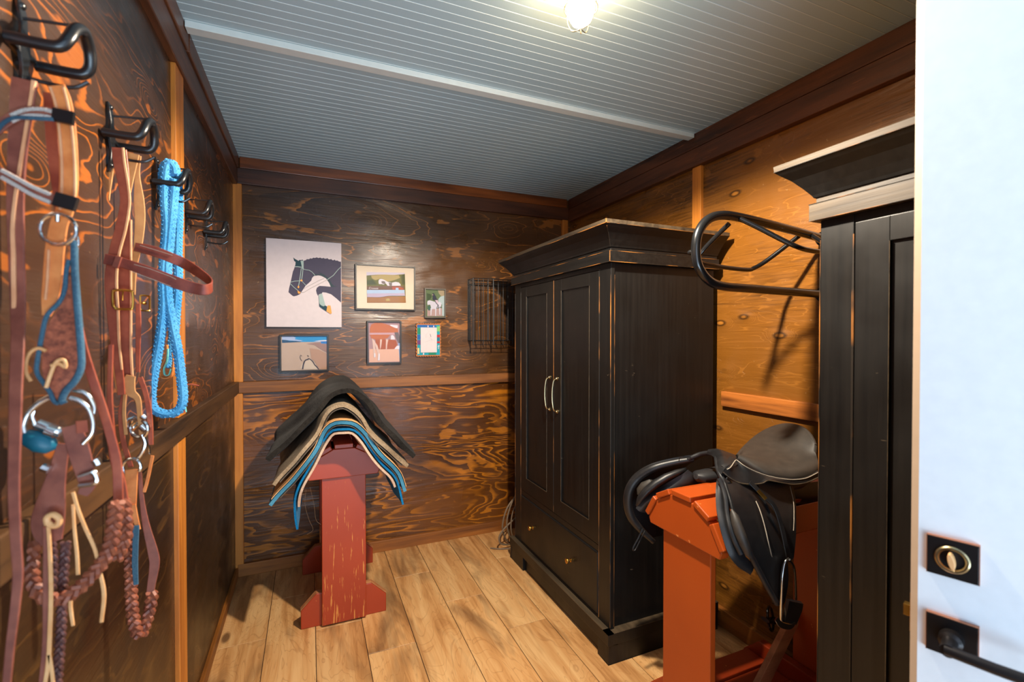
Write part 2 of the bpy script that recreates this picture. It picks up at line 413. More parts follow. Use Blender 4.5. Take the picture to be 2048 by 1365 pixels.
    def loft(s, rows, th=0.004, n=16, sub=5):
        """surface through polylines (each a list of 3-D points), given a thickness"""
        R = [resample(catmull(r, 6), n) for r in rows]
        cols = [catmull([r[i] for r in R], sub) for i in range(n)]
        m = len(cols[0]); G = [[Vector(cols[i][j]) for i in range(n)] for j in range(m)]
        N = [[None]*n for _ in range(m)]
        for j in range(m):
            for i in range(n):
                a = G[j][min(i+1,n-1)]-G[j][max(i-1,0)]; b = G[min(j+1,m-1)][i]-G[max(j-1,0)][i]
                c = a.cross(b); N[j][i] = c.normalized() if c.length > 1e-12 else Vector((0,0,1))
        A = [[s.bm.verts.new(G[j][i]+N[j][i]*th/2) for i in range(n)] for j in range(m)]
        B = [[s.bm.verts.new(G[j][i]-N[j][i]*th/2) for i in range(n)] for j in range(m)]
        for j in range(m-1):
            for i in range(n-1):
                s.face([A[j][i],A[j][i+1],A[j+1][i+1],A[j+1][i]]); s.face([B[j][i],B[j+1][i],B[j+1][i+1],B[j][i+1]])
        for i in range(n-1):
            s.face([A[0][i],B[0][i],B[0][i+1],A[0][i+1]]); s.face([A[-1][i],A[-1][i+1],B[-1][i+1],B[-1][i]])
        for j in range(m-1):
            s.face([A[j][0],A[j+1][0],B[j+1][0],B[j][0]]); s.face([A[j][-1],B[j][-1],B[j+1][-1],A[j+1][-1]])
        return s
    def cushion(s, rows, seg=14):
        """closed body: rows of (x,y,z,ry,rz) ellipses strung along a path"""
        P = [Vector(r[:3]) for r in rows]; prev = None; n = len(P)
        for i in range(n):
            t_ = (P[min(i+1,n-1)]-P[max(i-1,0)]).normalized(); u = Vector((0,1,0)); u = (u-t_*u.dot(t_)).normalized(); w_ = t_.cross(u)
            ring = [s.bm.verts.new(P[i]+u*math.cos(2*PI*k/seg)*rows[i][3]+w_*math.sin(2*PI*k/seg)*rows[i][4]) for k in range(seg)]
            if prev:
                for k in range(seg): s.face([prev[k], prev[(k+1)%seg], ring[(k+1)%seg], ring[k]])
            else: s.face(ring[::-1])
            prev = ring
        s.face(prev); return s
    def obj(s, name, mat=None, parent=None, bevel=0.0, smooth=False, seg=2, sharp=35):
        bmesh.ops.remove_doubles(s.bm, verts=s.bm.verts, dist=1e-6)
        bmesh.ops.recalc_face_normals(s.bm, faces=s.bm.faces)
        if smooth:
            for f in s.bm.faces: f.smooth = True
            lim = math.radians(sharp)
            for e in s.bm.edges:
                if len(e.link_faces) == 2 and e.calc_face_angle(0) > lim: e.smooth = False
        me = bpy.data.meshes.new(name); s.bm.to_mesh(me); s.bm.free()
        for m in (s.mats or [mat]): me.materials.append(m)
        o = bpy.data.objects.new(name, me); C.objects.link(o)
        if parent is not None:
            o.parent = parent; o.matrix_parent_inverse = Matrix.Translation(-Vector(parent.location)) if not parent.parent and parent.type == 'EMPTY' else Matrix.Identity(4)
        if bevel:
            b = o.modifiers.new('bevel', 'BEVEL'); b.width = bevel; b.segments = seg; b.limit_method = 'ANGLE'; b.angle_limit = math.radians(40)
        return o
def struct(name, o):
    o.name = name; o['kind'] = 'structure'; return o
def thing(name, label, cat, loc, group=None):
    o = bpy.data.objects.new(name, None); C.objects.link(o); o.location = loc; o.empty_display_size = 0.05
    o['label'] = label; o['category'] = cat
    if group: o['group'] = group
    return o
def tag(o, label, cat, group=None):
    o['label'] = label; o['category'] = cat
    if group: o['group'] = group
    return o
def copy_thing(r, delta, label):
    n = r.copy(); C.objects.link(n); n.location = Vector(r.location)+Vector(delta); n['label'] = label
    def rec(src, dst):
        for ch in list(src.children):
            c = ch.copy(); C.objects.link(c); c.parent = dst; c.matrix_parent_inverse = ch.matrix_parent_inverse.copy()
            rec(ch, c)
    rec(r, n); return n

# ================================================================== THE ROOM
XL, XR, YB, YF = -0.40, 1.83, 3.12, -0.30
# floor: real planks, rows along Y
b = MB()
b.mat(M['gap']).box((XL-0.05, YF-0.9, -0.05), (XR+0.05, YB+0.05, -0.004))
pl = b.bm.loops.layers.float_color.new('plank') if False else None
planks = []
joint = {-2: 2.2, -1: 1.2, 0: 2.755, 1: 2.394, 2: 2.121, 3: 2.731, 4: 2.378, 5: 2.045, 6: 2.72, 7: 2.35, 8: 2.0, 9: 2.6}
fb = MB(); fb.mat(M['floor'])
ids = []
for k, j in joint.items():
    x0 = -0.1915 + 0.2098*k; x1 = x0 + 0.2098
    x0 = max(x0, XL); x1 = min(x1, XR)
    if x1 - x0 < 0.01: continue
    ys = [j + 1.22*i for i in range(-4, 3)]
    ys = [YF-0.9] + [y for y in ys if YF-0.88 < y < YB-0.02] + [YB]
    for a, c in zip(ys, ys[1:]):
        g = 0.0013
        n0 = len(fb.bm.verts)
        fb.box((x0+g, a+g, -0.02), (x1-g, c-g, 0.0))
        ids.append((random.random(), random.random(), random.random()))
o = fb.obj('floor', None, None, bevel=0.0012, seg=1)
at_ = o.data.attributes.new('plank', 'FLOAT_COLOR', 'CORNER')
# six faces of four corners per plank, in the order they were built
pi = 0
for p in o.data.polygons:
    c = ids[p.index // 6]
    for li in p.loop_indices: at_.data[li].color = (*c, 1)
struct('floor', o)
struct('floor', b.obj('floor_base', None, None)).name = 'floor_base'

def wall_box(name, a, c, mat):
    b = MB(); b.mat(mat); b.box(a, c); return struct(name, b.obj(name))
RZ = 1.10   # the walls' upper and lower plywood sheets meet behind the rail
def wall2(name, a, c, up, lo):
    b = MB(); b.mat(up).box((a[0], a[1], RZ), (c[0], c[1], c[2])); b.mat(lo).box((a[0], a[1], a[2]), (c[0], c[1], RZ))
    return struct(name, b.obj(name))
wall2('wall_back', (XL-0.05, YB, -0.02), (XR+0.05, YB+0.05, CEIL), M['ply_back_up'], M['ply_back_low'])
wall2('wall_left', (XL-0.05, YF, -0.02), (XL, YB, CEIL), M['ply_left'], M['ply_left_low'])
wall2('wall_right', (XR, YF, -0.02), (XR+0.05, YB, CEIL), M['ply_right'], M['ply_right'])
# front wall (behind the camera) with the open doorway
b = MB(); b.mat(M['ply_left'])
b.box((XL-0.05, YF-0.06, -0.02), (-0.34, YF, CEIL)); b.box((1.27, YF-0.06, -0.02), (XR+0.05, YF, CEIL)); b.box((-0.34, YF-0.06, 2.26), (1.27, YF, CEIL))
struct('wall_front', b.obj('wall_front'))

# ceiling: narrow beaded boards running across the room
b = MB(); b.mat(M['ceil'])
prof = []
y = YF-0.06; p = 0.0405
while y < YB+0.05:
    prof += [(y+0.0000, CEIL), (y+0.0345, CEIL), (y+0.0352, CEIL+0.0018), (y+0.0360, CEIL+0.0002), (y+0.0372, CEIL-0.0006), (y+0.0384, CEIL-0.0006), (y+0.0392, CEIL+0.0002)]
    y += p
x0, x1 = XL-0.05, XR+0.05
A = [b.bm.verts.new((x0, *q)) for q in prof]; B = [b.bm.verts.new((x1, *q)) for q in prof]
for i in range(len(prof)-1):
    b.mat(M['seam_glint'] if i % 7 in (3, 4) else M['ceil']); b.face([A[i], A[i+1], B[i+1], B[i]])
ob = b.obj('ceiling'); struct('ceiling', ob)
b = MB(); b.mat(M['batten']).box((-0.369, 1.832, CEIL-0.021), (1.80, 1.874, CEIL+0.002))
struct('trim_9', b.obj('ceiling_batten', bevel=0.0015))

# perimeter timbers
def trim(n, a, c, mat, bevel=0.003):
    b = MB(); b.mat(mat).box(a, c); return struct('trim_%d' % n, b.obj('trim', bevel=bevel))
ZB0, ZB1 = 2.272, 2.3615
trim(1, (-0.379, 3.095, ZB0), (1.80, YB+0.01, ZB1), M['beam'])                 # back beam
trim(2, (-0.366, 3.099, ZB1+0.002), (1.79, YB+0.01, CEIL+0.001), M['band'])      # back band under the ceiling
b = MB(); b.mat(M['beam_y']).box((XL-0.01, YF, ZB0-0.006), (-0.378, 3.10, ZB1-0.002)); struct('trim_3', b.obj('trim', bevel=0.003))
# left band: two lengths with a notch at the ceiling batten
b = MB(); b.mat(M['band_y']); b.box((XL-0.01, YF, ZB1), (-0.371, 1.90, CEIL+0.001)); struct('trim_4', b.obj('trim', bevel=0.003))
b = MB(); b.mat(M['band_y']); b.box((XL-0.01, 1.902, ZB1), (-0.369, 3.10, CEIL+0.001)); struct('trim_5', b.obj('trim', bevel=0.003))
trim(6, (1.798, YF, ZB0-0.012), (XR+0.01, 3.097, ZB1-0.012), M['beam_y'])
b = MB(); b.mat(M['beam_y']).box((1.803, YF, ZB1-0.008), (XR+0.01, 3.10, CEIL+0.001)); struct('trim_7', b.obj('trim', bevel=0.003))
# rails
trim(10, (-0.378, 3.093, 1.066), (1.81, YB+0.01, 1.130), M['rail_x'])
trim(11, (XL-0.01, YF, 1.066), (-0.376, 3.093, 1.134), M['rail_left_shaded'])
trim(12, (1.808, YF, 1.062), (XR+0.01, 1.664, 1.132), M['rail_y'])
# posts (uprights)
trim(13, (XL-0.005, 3.098, 1.130), (-0.356, YB+0.01, ZB0), M['post'])
trim(14, (XL-0.005, 3.101, 0.05), (-0.358, YB+0.01, 1.066), M['post'])
trim(15, (1.752, 3.098, 1.13), (1.80, YB+0.01, ZB0), M['post'])
trim(16, (XL-0.005, 1.795, 1.134), (-0.386, 1.895, ZB0-0.006), M['post'])
trim(17, (XL-0.005, 1.79, 0.05), (-0.386, 1.885, 1.066), M['post'])
trim(18, (1.812, 1.800, 1.13), (XR+0.01, 1.858, ZB0-0.012), M['post'])
# baseboards
def base(side, a, c, mat):
    b = MB(); b.mat(mat).box(a, c); o = b.obj('baseboard', bevel=0.003); return struct('baseboard_'+side, o)
base('back', (-0.388, 3.098, 0.0), (1.80, YB+0.01, 0.072), M['base_x'])
base('left', (XL-0.01, YF, 0.0), (-0.386, 3.098, 0.055), M['base_y'])
base('right', (1.808, YF, 0.0), (XR+0.01, 3.098, 0.085), M['base_y'])

# ================================================================== ARMOIRES
def armoire(name, label, X0, Y0, Y1, X1, frieze, wr=0.0019):
    """front faces -X; body X0..X1, Y0..Y1"""
    r = thing(name, label, 'armoire', (X0, (Y0+Y1)/2, 0.0))
    B = M['black']
    b = MB(); b.mat(B)
    z0, z1 = 0.13, 1.712
    b.box((X0+0.006, Y0+0.012, z0), (X1, Y1-0.012, z1))          # carcass
    for ya, yb in ((Y0, Y0+0.086), (Y1-0.086, Y1)):                # front stiles wrap the corner
        b.box((X0, ya, z0), (X0+0.02, yb, z1))
    b.box((X0, Y0+0.086, 1.69), (X0+0.02, Y1-0.086, z1))
    b.box((X0, Y0+0.086, 0.432), (X0+0.02, Y1-0.086, 0.462))
    b.box((X0, Y0+0.086, z0), (X0+0.02, Y1-0.086, 0.145))
    b.obj('carcass', None, r, bevel=0.002)
    # worn arrises
    for x_, y_, q in ((X0-0.0003, Y0+0.0006, 0.0019), (X0-0.0003, Y0+0.0866, 0.0019), (X0-0.0003, Y1-0.0854, wr), (X0+0.0195, Y0-0.0002, 0.0012), (X0, Y1, 0.0016)):
        b = MB(); b.mat(M['worn']); b.tube([(x_, y_, 0.14, q*0.6), (x_, y_, 0.9, q*0.8), (x_, y_, 1.5, q*1.2), (x_, y_, 1.66, q*0.5)], q, 6); b.obj('worn_edge', None, r)
    # doors with recessed panels
    ym = (Y0+Y1)/2 + 0.002
    for i, (ya, yb) in enumerate(((Y0+0.089, ym-0.001), (ym+0.001, Y1-0.089))):
        b = MB(); b.mat(B); x0, x1 = X0-0.001, X0+0.019; s = 0.078; zt, zb = 1.688, 0.464; pt, pb = 1.628, 0.547
        b.box((x0, ya, zb), (x1, ya+s, zt)); b.box((x0, yb-s, zb), (x1, yb, zt))
        b.box((x0, ya+s, pt), (x1, yb-s, zt)); b.box((x0, ya+s, zb), (x1, yb-s, pb))
        b.box((x0+0.011, ya+s-0.002, pb-0.002), (x1, yb-s+0.002, pt+0.002))
        d = b.obj('door', None, r, bevel=0.0012)
        b = MB(); b.mat(M['worn_daylit_grey'])
        zs = [(ya+s, pb, yb-s, pb), (ya+s, pb, ya+s, pt), (yb-s, pb, yb-s, pt)]
        for a_, c_, e_, f_ in zs: b.tube([(x0-0.0002, a_, c_), (x0-0.0002, e_, f_)], 0.0011, 6)
        b.obj('panel_edge', None, d)
        if i == 1:
            b = MB(); b.mat(M['worn']); b.tube([(x0, ya, zb), (x0, ya, zt)], 0.0012, 6); b.obj('worn_edge', None, d)
        hy = ym + (0.040 if i else -0.042)
        b = MB(); b.mat(M['nickel'])
        b.tube([(x0-0.004, hy, 1.006), (x0-0.022, hy, 1.014), (x0-0.03, hy, 1.05), (x0-0.032, hy, 1.09), (x0-0.03, hy, 1.13), (x0-0.022, hy, 1.166), (x0-0.004, hy, 1.174)], 0.0042, 10, smooth=6)
        for z in (1.004, 1.176): b.lathe([(0.010, 0), (0.010, 0.003), (0.006, 0.006), (0.0045, 0.010)], (x0, hy, z), (-1,0,0), 14)
        b.obj('handle', None, d, smooth=True)
    # drawer
    b = MB(); b.mat(B); b.box((X0-0.004, Y0+0.093, 0.150), (X0+0.018, Y1-0.093, 0.426)); dr = b.obj('drawer', None, r, bevel=0.004)
    b = MB(); b.mat(M['void']); b.box((X0+0.001, Y0+0.087, 0.143), (X0+0.006, Y1-0.087, 0.431)); b.obj('shadow_gap', None, dr)
    for ky in (ym-0.182, ym+0.244):
        b = MB(); b.mat(M['brass']); b.lathe([(0.0095, 0), (0.0095, 0.002), (0.0045, 0.005), (0.0045, 0.013), (0.011, 0.017), (0.0135, 0.021), (0.0125, 0.025), (0.006, 0.027)], (X0-0.004, ky, 0.290), (-1,0,0), 20)
        b.obj('knob', None, dr, smooth=True)
    # plinth: moulding, corner feet, recessed apron
    b = MB(); b.mat(B)
    xa, ya, yb = X0-0.025, Y0-0.024, Y1+0.022
    for y_a, y_b in ((ya, ya+0.082), (yb-0.19, yb)): b.box((xa, y_a, 0.0), (xa+0.05, y_b, 0.083))
    b.box((xa+0.016, ya+0.08, 0.012), (xa+0.035, yb-0.18, 0.084))
    b.box((xa, ya, 0.0), (X1, ya+0.02, 0.083)); b.box((xa, yb-0.02, 0.0), (X1, yb, 0.083))
    b.obj('plinth', None, r, bevel=0.0015)
    b = MB(); b.mat(M['worn_daylit_grey'] if False else B); b.box((xa-0.003, ya-0.003, 0.082), (X1, yb+0.003, 0.130)); bm_ = b.obj('base_moulding', None, r, bevel=0.002)
    b = MB(); b.mat(M['worn_daylit_grey']); b.box((xa-0.0032, ya-0.0032, 0.1295), (X0+0.001, yb+0.0032, 0.1322)); b.box((xa-0.0032, ya-0.0032, 0.1295), (X1, Y0+0.013, 0.1322))
    b.obj('rubbed_ledge', None, r)
    # crown: frieze, fillet, cove and cap
    def ring_prof(mat, prof, nm):
        b = MB(); b.mat(mat); prev = None
        for (o_, z) in prof:
            ring = [b.bm.verts.new(p) for p in ((X0-o_, Y0-o_, z), (X1, Y0-o_, z), (X1, Y1+o_, z), (X0-o_, Y1+o_, z))]
            if prev:
                for k in range(4): b.face([prev[k], prev[(k+1)%4], ring[(k+1)%4], ring[k]])
            else: b.face(ring[::-1])
            prev = ring
        b.face(prev); return b.obj(nm, None, r, bevel=0.0012, seg=1)
    fm = frieze
    ring_prof(fm, [(0.02, 1.712), (0.02, 1.758)], 'frieze')
    ring_prof(fm, [(0.008, 1.757), (0.008, 1.776)], 'fillet')
    ring_prof(B, [(0.012, 1.775), (0.016, 1.783), (0.030, 1.803), (0.050, 1.828), (0.070, 1.846), (0.080, 1.856)], 'cove')
    ring_prof(M['worn_daylit_grey'], [(0.080, 1.856), (0.082, 1.873)], 'cap')
    b = MB(); b.mat(M['worn'])
    for pts in ([(X0-0.0203, Y1+0.02, 1.758), (X0-0.0203, Y0-0.0203, 1.758), (X1, Y0-0.0203, 1.758)], [(X0-0.0203, Y1+0.02, 1.7125), (X0-0.0203, Y0-0.0203, 1.7125), (X1, Y0-0.0203, 1.7125)],
                [(X0-0.0805, Y1+0.08, 1.857), (X0-0.0805, Y0-0.0805, 1.857), (X1, Y0-0.0805, 1.857)]):
        b.tube(pts, 0.0011, 5)
    b.tube([(X0-0.0815, Y0-0.0815, 1.857), (X0-0.0815, Y0-0.0815, 1.872)], 0.0022, 6)
    b.tube([(X0-0.013, Y0-0.013, 1.776), (X0-0.031, Y0-0.031, 1.803), (X0-0.051, Y0-0.051, 1.828), (X0-0.071, Y0-0.071, 1.846)], 0.0016, 6)
    b.tube([(X0-0.0205, Y0-0.0205, 1.713), (X0-0.0205, Y0-0.0205, 1.757)], 0.0018, 6)
    b.obj('worn_crown_edge', None, r)
    return r
armoire('armoire', 'tall distressed black two-door armoire with brass-knobbed drawer and moulded crown, in the back right corner', 1.18, 1.67, 2.683, 1.778, M['black_y'])
armoire('armoire', 'black armoire with crown coloured paler as if daylit, partly hidden by the open white door', 1.28, -0.165, 0.843, 1.800, M['worn_daylit_grey'], 0.0035)  # frieze and fillet coloured lighter in place of daylight falling on them

# ================================================================== STANDS
def stand_head(b, cx, z, f):
    """arched end board outline; returns polygon as (across, z)"""
    pts = [(-.157, 0), (-.166, .022), (-.118, .100), (-.048, .138), (.048, .138), (.118, .100), (.166, .022), (.157, 0)]
    return [(cx+p[0], z+p[1]) for p in pts]
HZ = 0.716
# --- pad stand: runs along Y near the back wall
ps = thing('saddle_stand', 'worn red wooden stand holding the stack of saddle pads against the back wall', 'stand', (0.15, 2.72, 0.0))
cx = 0.149
for ya, yb, nm in ((2.400, 2.424, 'front'), (3.010, 3.034, 'rear')):
    b = MB(); b.mat(M['red_worn']).box((cx-0.101, ya, 0.008), (cx+0.101, yb, HZ+0.05)); b.obj('leg', None, ps, bevel=0.003)
    fy = (yb, yb+0.036) if nm == 'front' else (ya-0.036, ya)
    b = MB(); b.mat(M['red']).prism([(-0.046, 0.0), (-0.046, 0.088), (0.022, 0.158), (0.278, 0.158), (0.350, 0.088), (0.350, 0.0)], 'Y', *fy)
    f = b.obj('foot', None, ps, bevel=0.004)
    b = MB(); b.mat(M['raw_edge'])
    for p, q in (((-0.0465, 0.090), (0.0215, 0.1585)), ((0.022, 0.1587), (0.278, 0.1587)), ((0.2785, 0.1585), (0.3505, 0.090))):
        n_ = Vector((-(q[1]-p[1]), q[0]-p[0])).normalized()*0.0012
        b.prism([p, q, (q[0]+n_.x, q[1]+n_.y), (p[0]+n_.x, p[1]+n_.y)], 'Y', fy[0]+0.001, fy[1]-0.001)
    b.obj('rubbed_edge', None, f)
    b = MB(); b.mat(M['red']).prism(stand_head(b, cx, HZ, 0), 'Y', ya-0.012 if nm == 'front' else ya, yb if nm == 'front' else yb+0.012); b.obj('end_board', None, ps, bevel=0.003)
def slats(parent, cx, along, a, c, mat):
    """five roof boards on the arched heads"""
    H = [(-.166, .022), (-.118, .100), (-.048, .138), (.048, .138), (.118, .100), (.166, .022)]
    for i in range(5):
        p, q = Vector(H[i]), Vector(H[i+1]); d = (q-p).normalized(); n_ = Vector((-d.y, d.x)); n_ = n_ if n_.y > 0 or abs(n_.x) > 0.9 else -n_
        p2, q2 = p+d*0.005, q-d*0.005
        poly = [(p2.x+cx, p2.y+HZ), (q2.x+cx, q2.y+HZ), (q2.x+cx+n_.x*0.021, q2.y+HZ+n_.y*0.021), (p2.x+cx+n_.x*0.021, p2.y+HZ+n_.y*0.021)]
        b = MB(); b.mat(mat).prism(poly, along, a, c); b.obj('slat', None, parent, bevel=0.003)
slats(ps, cx, 'Y', 2.392, 3.045, M['red'])
b = MB(); b.mat(M['red']).box((cx-0.06, 2.43, 0.20), (cx+0.06, 3.0, 0.222)); b.obj('stretcher', None, ps, bevel=0.003)

# --- saddle stand: runs along X between the two armoires
ss = thing('saddle_stand', 'bright red-orange wooden saddle stand with chamfered slats between the two armoires', 'stand', (1.44, 1.207, 0.0))
cy = 1.207
def head_yz(cy_): return [(p[0], p[1]) for p in stand_head(None, cy_, HZ, 0)]
for xa, xb, nm in ((1.152, 1.176, 'near'), (1.700, 1.724, 'far')):
    b = MB(); b.mat(M['red_orange']).box((xa, cy-0.110 if nm == 'near' else cy-0.175, 0.008), (xb, cy+0.104 if nm == 'near' else cy+0.008, HZ+0.05)); b.obj('leg', None, ss, bevel=0.003)
    b = MB(); b.mat(M['red_orange']).prism(head_yz(cy), 'X', xa-0.014 if nm == 'near' else xa, xb if nm == 'near' else xb+0.012); b.obj('end_board', None, ss, bevel=0.004)
    fx = (xb, xb+0.036) if nm == 'near' else (xa-0.036, xa)
    b = MB(); b.mat(M['red']).prism([(cy-0.20, 0.0), (cy-0.20, 0.088), (cy-0.13, 0.158), (cy+0.13, 0.158), (cy+0.20, 0.088), (cy+0.20, 0.0)], 'X', *fx); b.obj('foot', None, ss, bevel=0.004)
H = [(-.166, .022), (-.118, .100), (-.048, .138), (.048, .138), (.118, .100), (.166, .022)]
for i in range(5):
    p, q = Vector(H[i]), Vector(H[i+1]); d = (q-p).normalized(); n_ = Vector((-d.y, d.x)); p2, q2 = p+d*0.005, q-d*0.005
    poly = [(p2.x+cy, p2.y+HZ), (q2.x+cy, q2.y+HZ), (q2.x+cy+n_.x*0.019, q2.y+HZ+n_.y*0.019), (p2.x+cy+n_.x*0.019, p2.y+HZ+n_.y*0.019)]
    b = MB(); b.mat(M['red_orange']).prism(poly, 'X', 1.132, 1.736); b.obj('slat', None, ss, bevel=0.003)
# low shelf of three boards and a pale slanted board
for ya, yb, z_ in ((1.296, 1.386, 0.085), (1.198, 1.290, 0.078), (1.03, 1.192, 0.085)):
    b = MB(); b.mat(M['red']).box((1.214, ya, z_), (1.662, yb, z_+0.018)); b.obj('shelf_board', None, ss, bevel=0.003)
b = MB(); b.mat(M['raw_edge']).prism([(1.46, 0.102), (1.535, 0.102), (1.745, 0.350), (1.700, 0.375)], 'Y', 1.192, 1.214); b.obj('slanted_board', None, ss, bevel=0.002)

# ================================================================== SADDLE RACK on the right wall
sr = thing('saddle_rack', 'black tubular steel saddle rack projecting from the right wall above the saddle', 'rack', (1.83, 1.195, 1.56))
yr = 1.195; R = 0.0155
b = MB(); b.mat(M['iron'])
b.tube([(1.826, yr, 1.776), (1.60, yr, 1.797), (1.40, yr, 1.812), (1.30, yr, 1.812), (1.235, yr, 1.790), (1.195, yr, 1.745), (1.183, yr, 1.690), (1.193, yr, 1.635), (1.235, yr, 1.590), (1.30, yr, 1.570), (1.45, yr, 1.566), (1.826, yr, 1.560)], R, 16, smooth=8)
b.obj('main_tube', None, sr, smooth=True)
for s, ysd in ((1, 'far'), (-1, 'near')):
    b = MB(); b.mat(M['iron'])
    if s > 0: w_ = [(1.345, 1.205, 1.790), (1.338, 1.25, 1.758), (1.325, 1.298, 1.715), (1.315, 1.316, 1.685), (1.335, 1.319, 1.668), (1.42, 1.319, 1.660), (1.56, 1.317, 1.656), (1.60, 1.314, 1.664), (1.645, 1.29, 1.695), (1.718, 1.205, 1.785)]
    else: w_ = [(1.373, 1.186, 1.806), (1.42, 1.145, 1.768), (1.475, 1.098, 1.722), (1.51, 1.075, 1.700), (1.56, 1.072, 1.692), (1.63, 1.072, 1.690), (1.68, 1.078, 1.698), (1.715, 1.11, 1.728), (1.75, 1.186, 1.780)]
    b.tube(w_, 0.0085, 12, smooth=7)
    b.obj('wing_rod', None, sr, smooth=True)
for z in (1.776, 1.560):
    b = MB(); b.mat(M['iron']).lathe([(0.028, 0), (0.028, 0.004), (0.018, 0.008), (0.0165, 0.03)], (1.8295, yr, z), (-1, 0, 0.03), 20); b.obj('mounting_flange', None, sr, smooth=True)
b = MB(); b.mat(M['iron']).lathe([(0.007, 0), (0.009, 0.012), (0.006, 0.018)], (1.184, yr+0.012, 1.68), (-0.3, 1, 0), 12); b.obj('bolt', None, sr, smooth=True)

# ================================================================== WHITE DOOR
d0 = Vector((0.994, 0.487)); dd = Vector((0.309, -0.951)); nn = Vector((-0.951, -0.309))   # free edge, towards the hinge, out of the seen face
def DP(s, h, z): p = d0 + dd*s + nn*h; return (p.x, p.y, z)
dr = thing('door_1', 'open white door with black lock plates at the right edge', 'door', DP(0.4, 0, 0.01)); dr['kind'] = 'structure'
def slab(mb, s0, s1, h0, h1, z0, z1):
    vs = [mb.bm.verts.new(DP(s, h, z)) for z in (z0, z1) for s, h in ((s0, h0), (s1, h0), (s1, h1), (s0, h1))]
    for q in ((3,2,1,0),(4,5,6,7),(0,1,5,4),(1,2,6,5),(2,3,7,6),(3,0,4,7)): mb.face([vs[i] for i in q])
b = MB(); b.mat(M['white_door'])
A_ = [b.bm.verts.new(DP(s, h, 0.012)) for s, h in ((0.010, 0.0), (-0.001, -0.007), (-0.001, -0.042), (0.80, -0.042), (0.80, 0.0))]; B_ = [b.bm.verts.new(DP(s, h, 2.42)) for s, h in ((0.010, 0.0), (-0.001, -0.007), (-0.001, -0.042), (0.80, -0.042), (0.80, 0.0))]
b.face(A_); b.face(B_[::-1])
for k in range(5):
    b.mat(M['door_edge'] if k in (0, 1) else M['white_door']); b.face([A_[k], B_[k], B_[(k+1)%5], A_[(k+1)%5]])
b.obj('panel', None, dr)
b = MB(); b.mat(M['brass']); slab(b, -0.0022, -0.001, -0.034, -0.010, 0.86, 0.93); slab(b, -0.012, -0.001, -0.028, -0.014, 0.885, 0.905); b.obj('latch', None, dr, bevel=0.001)
for zc, nm in ((1.018, 'deadbolt'), (0.882, 'handle_rose')):
    b = MB(); b.mat(M['bronze']); slab(b, 0.0225, 0.0885, 0.0, 0.009, zc-0.033, zc+0.033); p = b.obj(nm, None, dr, bevel=0.0015)
    b = MB(); b.mat(M['bronze_edge'])
    slab(b, 0.0222, 0.0888, 0.0, 0.0088, zc+0.0325, zc+0.0334); slab(b, 0.0221, 0.0230, 0.0, 0.0088, zc-0.033, zc+0.033); slab(b, 0.0880, 0.0889, 0.0, 0.0092, zc-0.033, zc+0.033)
    b.obj('worn_rim', None, p)
    N3 = (nn.x, nn.y, 0)
    if nm == 'deadbolt':
        b = MB(); b.mat(M['nickel']); b.ring(DP(0.0555, 0.011, zc), 0.0195, 0.0034, N3, seg=36); b.obj('ring', None, p, smooth=True)
        b = MB(); b.mat(M['thong'])
        c_ = Vector(DP(0.0555, 0.0, zc)); vx = Vector((dd.x, dd.y, 0)); vz = Vector((0,0,1)); a_ = math.radians(-78); ux = vx*math.cos(a_)+vz*math.sin(a_); uy = -vx*math.sin(a_)+vz*math.cos(a_)
        rg = []
        for h in (0.009, 0.026):
            rg.append([b.bm.verts.new(c_ + ux*math.cos(t_*PI/8)*0.0135 + uy*math.sin(t_*PI/8)*0.0042 + Vector(N3)*h) for t_ in range(16)])
        for k in range(16): b.face([rg[0][k], rg[0][(k+1)%16], rg[1][(k+1)%16], rg[1][k]])
        b.face(rg[1]); b.face(rg[0][::-1]); b.obj('thumb_turn', None, p, bevel=0.001)
    else:
        b = MB(); b.mat(M['bronze']); b.lathe([(0.0165, 0.0), (0.016, 0.014), (0.011, 0.018), (0.0105, 0.048)], DP(0.0555, 0.009, zc), N3, 24)
        b.tube([DP(0.0555-0.004, 0.054, zc), DP(0.075, 0.0555, zc), DP(0.11, 0.055, zc-0.001), DP(0.175, 0.05, zc-0.002)], 0.0088, 14)
        b.obj('lever', None, p, smooth=True)

# ================================================================== CEILING LAMP
cl = thing('ceiling_lamp', 'lit jelly-jar ceiling lamp in a wire guard, warm white glass', 'lamp', (LAMP[0], LAMP[1], CEIL))
b = MB(); b.mat(M['white_door']); b.lathe([(0.052, 0.004), (0.054, -0.012), (0.046, -0.022), (0.038, -0.026), (0.038, -0.040)], (*LAMP, CEIL), (0,0,1), 32); b.obj('canopy', None, cl, smooth=True)
b = MB(); b.mat(M['glow']); b.lathe([(0.032, -0.040), (0.037, -0.055), (0.038, -0.085), (0.035, -0.108), (0.026, -0.125), (0.012, -0.133), (0.002, -0.135)], (*LAMP, CEIL), (0,0,1), 28); b.obj('glass_jar', None, cl, smooth=True)
b = MB(); b.mat(M['nickel'])
for k in range(4):
    a_ = k*PI/2 + 0.5; q = [(0.044, -0.036), (0.0475, -0.06), (0.047, -0.09), (0.043, -0.115), (0.030, -0.138), (0.012, -0.143), (0.0, -0.143)]
    b.tube([(LAMP[0]+math.cos(a_)*r_, LAMP[1]+math.sin(a_)*r_, CEIL+h) for r_, h in q], 0.0014, 6, smooth=4)
b.ring((LAMP[0], LAMP[1], CEIL-0.085), 0.0475, 0.0014, (0,0,1), up=(0,1,0))
b.tube([(LAMP[0], LAMP[1], CEIL-0.143), (LAMP[0], LAMP[1], CEIL-0.157)], 0.0017, 6)
b.obj('wire_guard', None, cl, smooth=True)

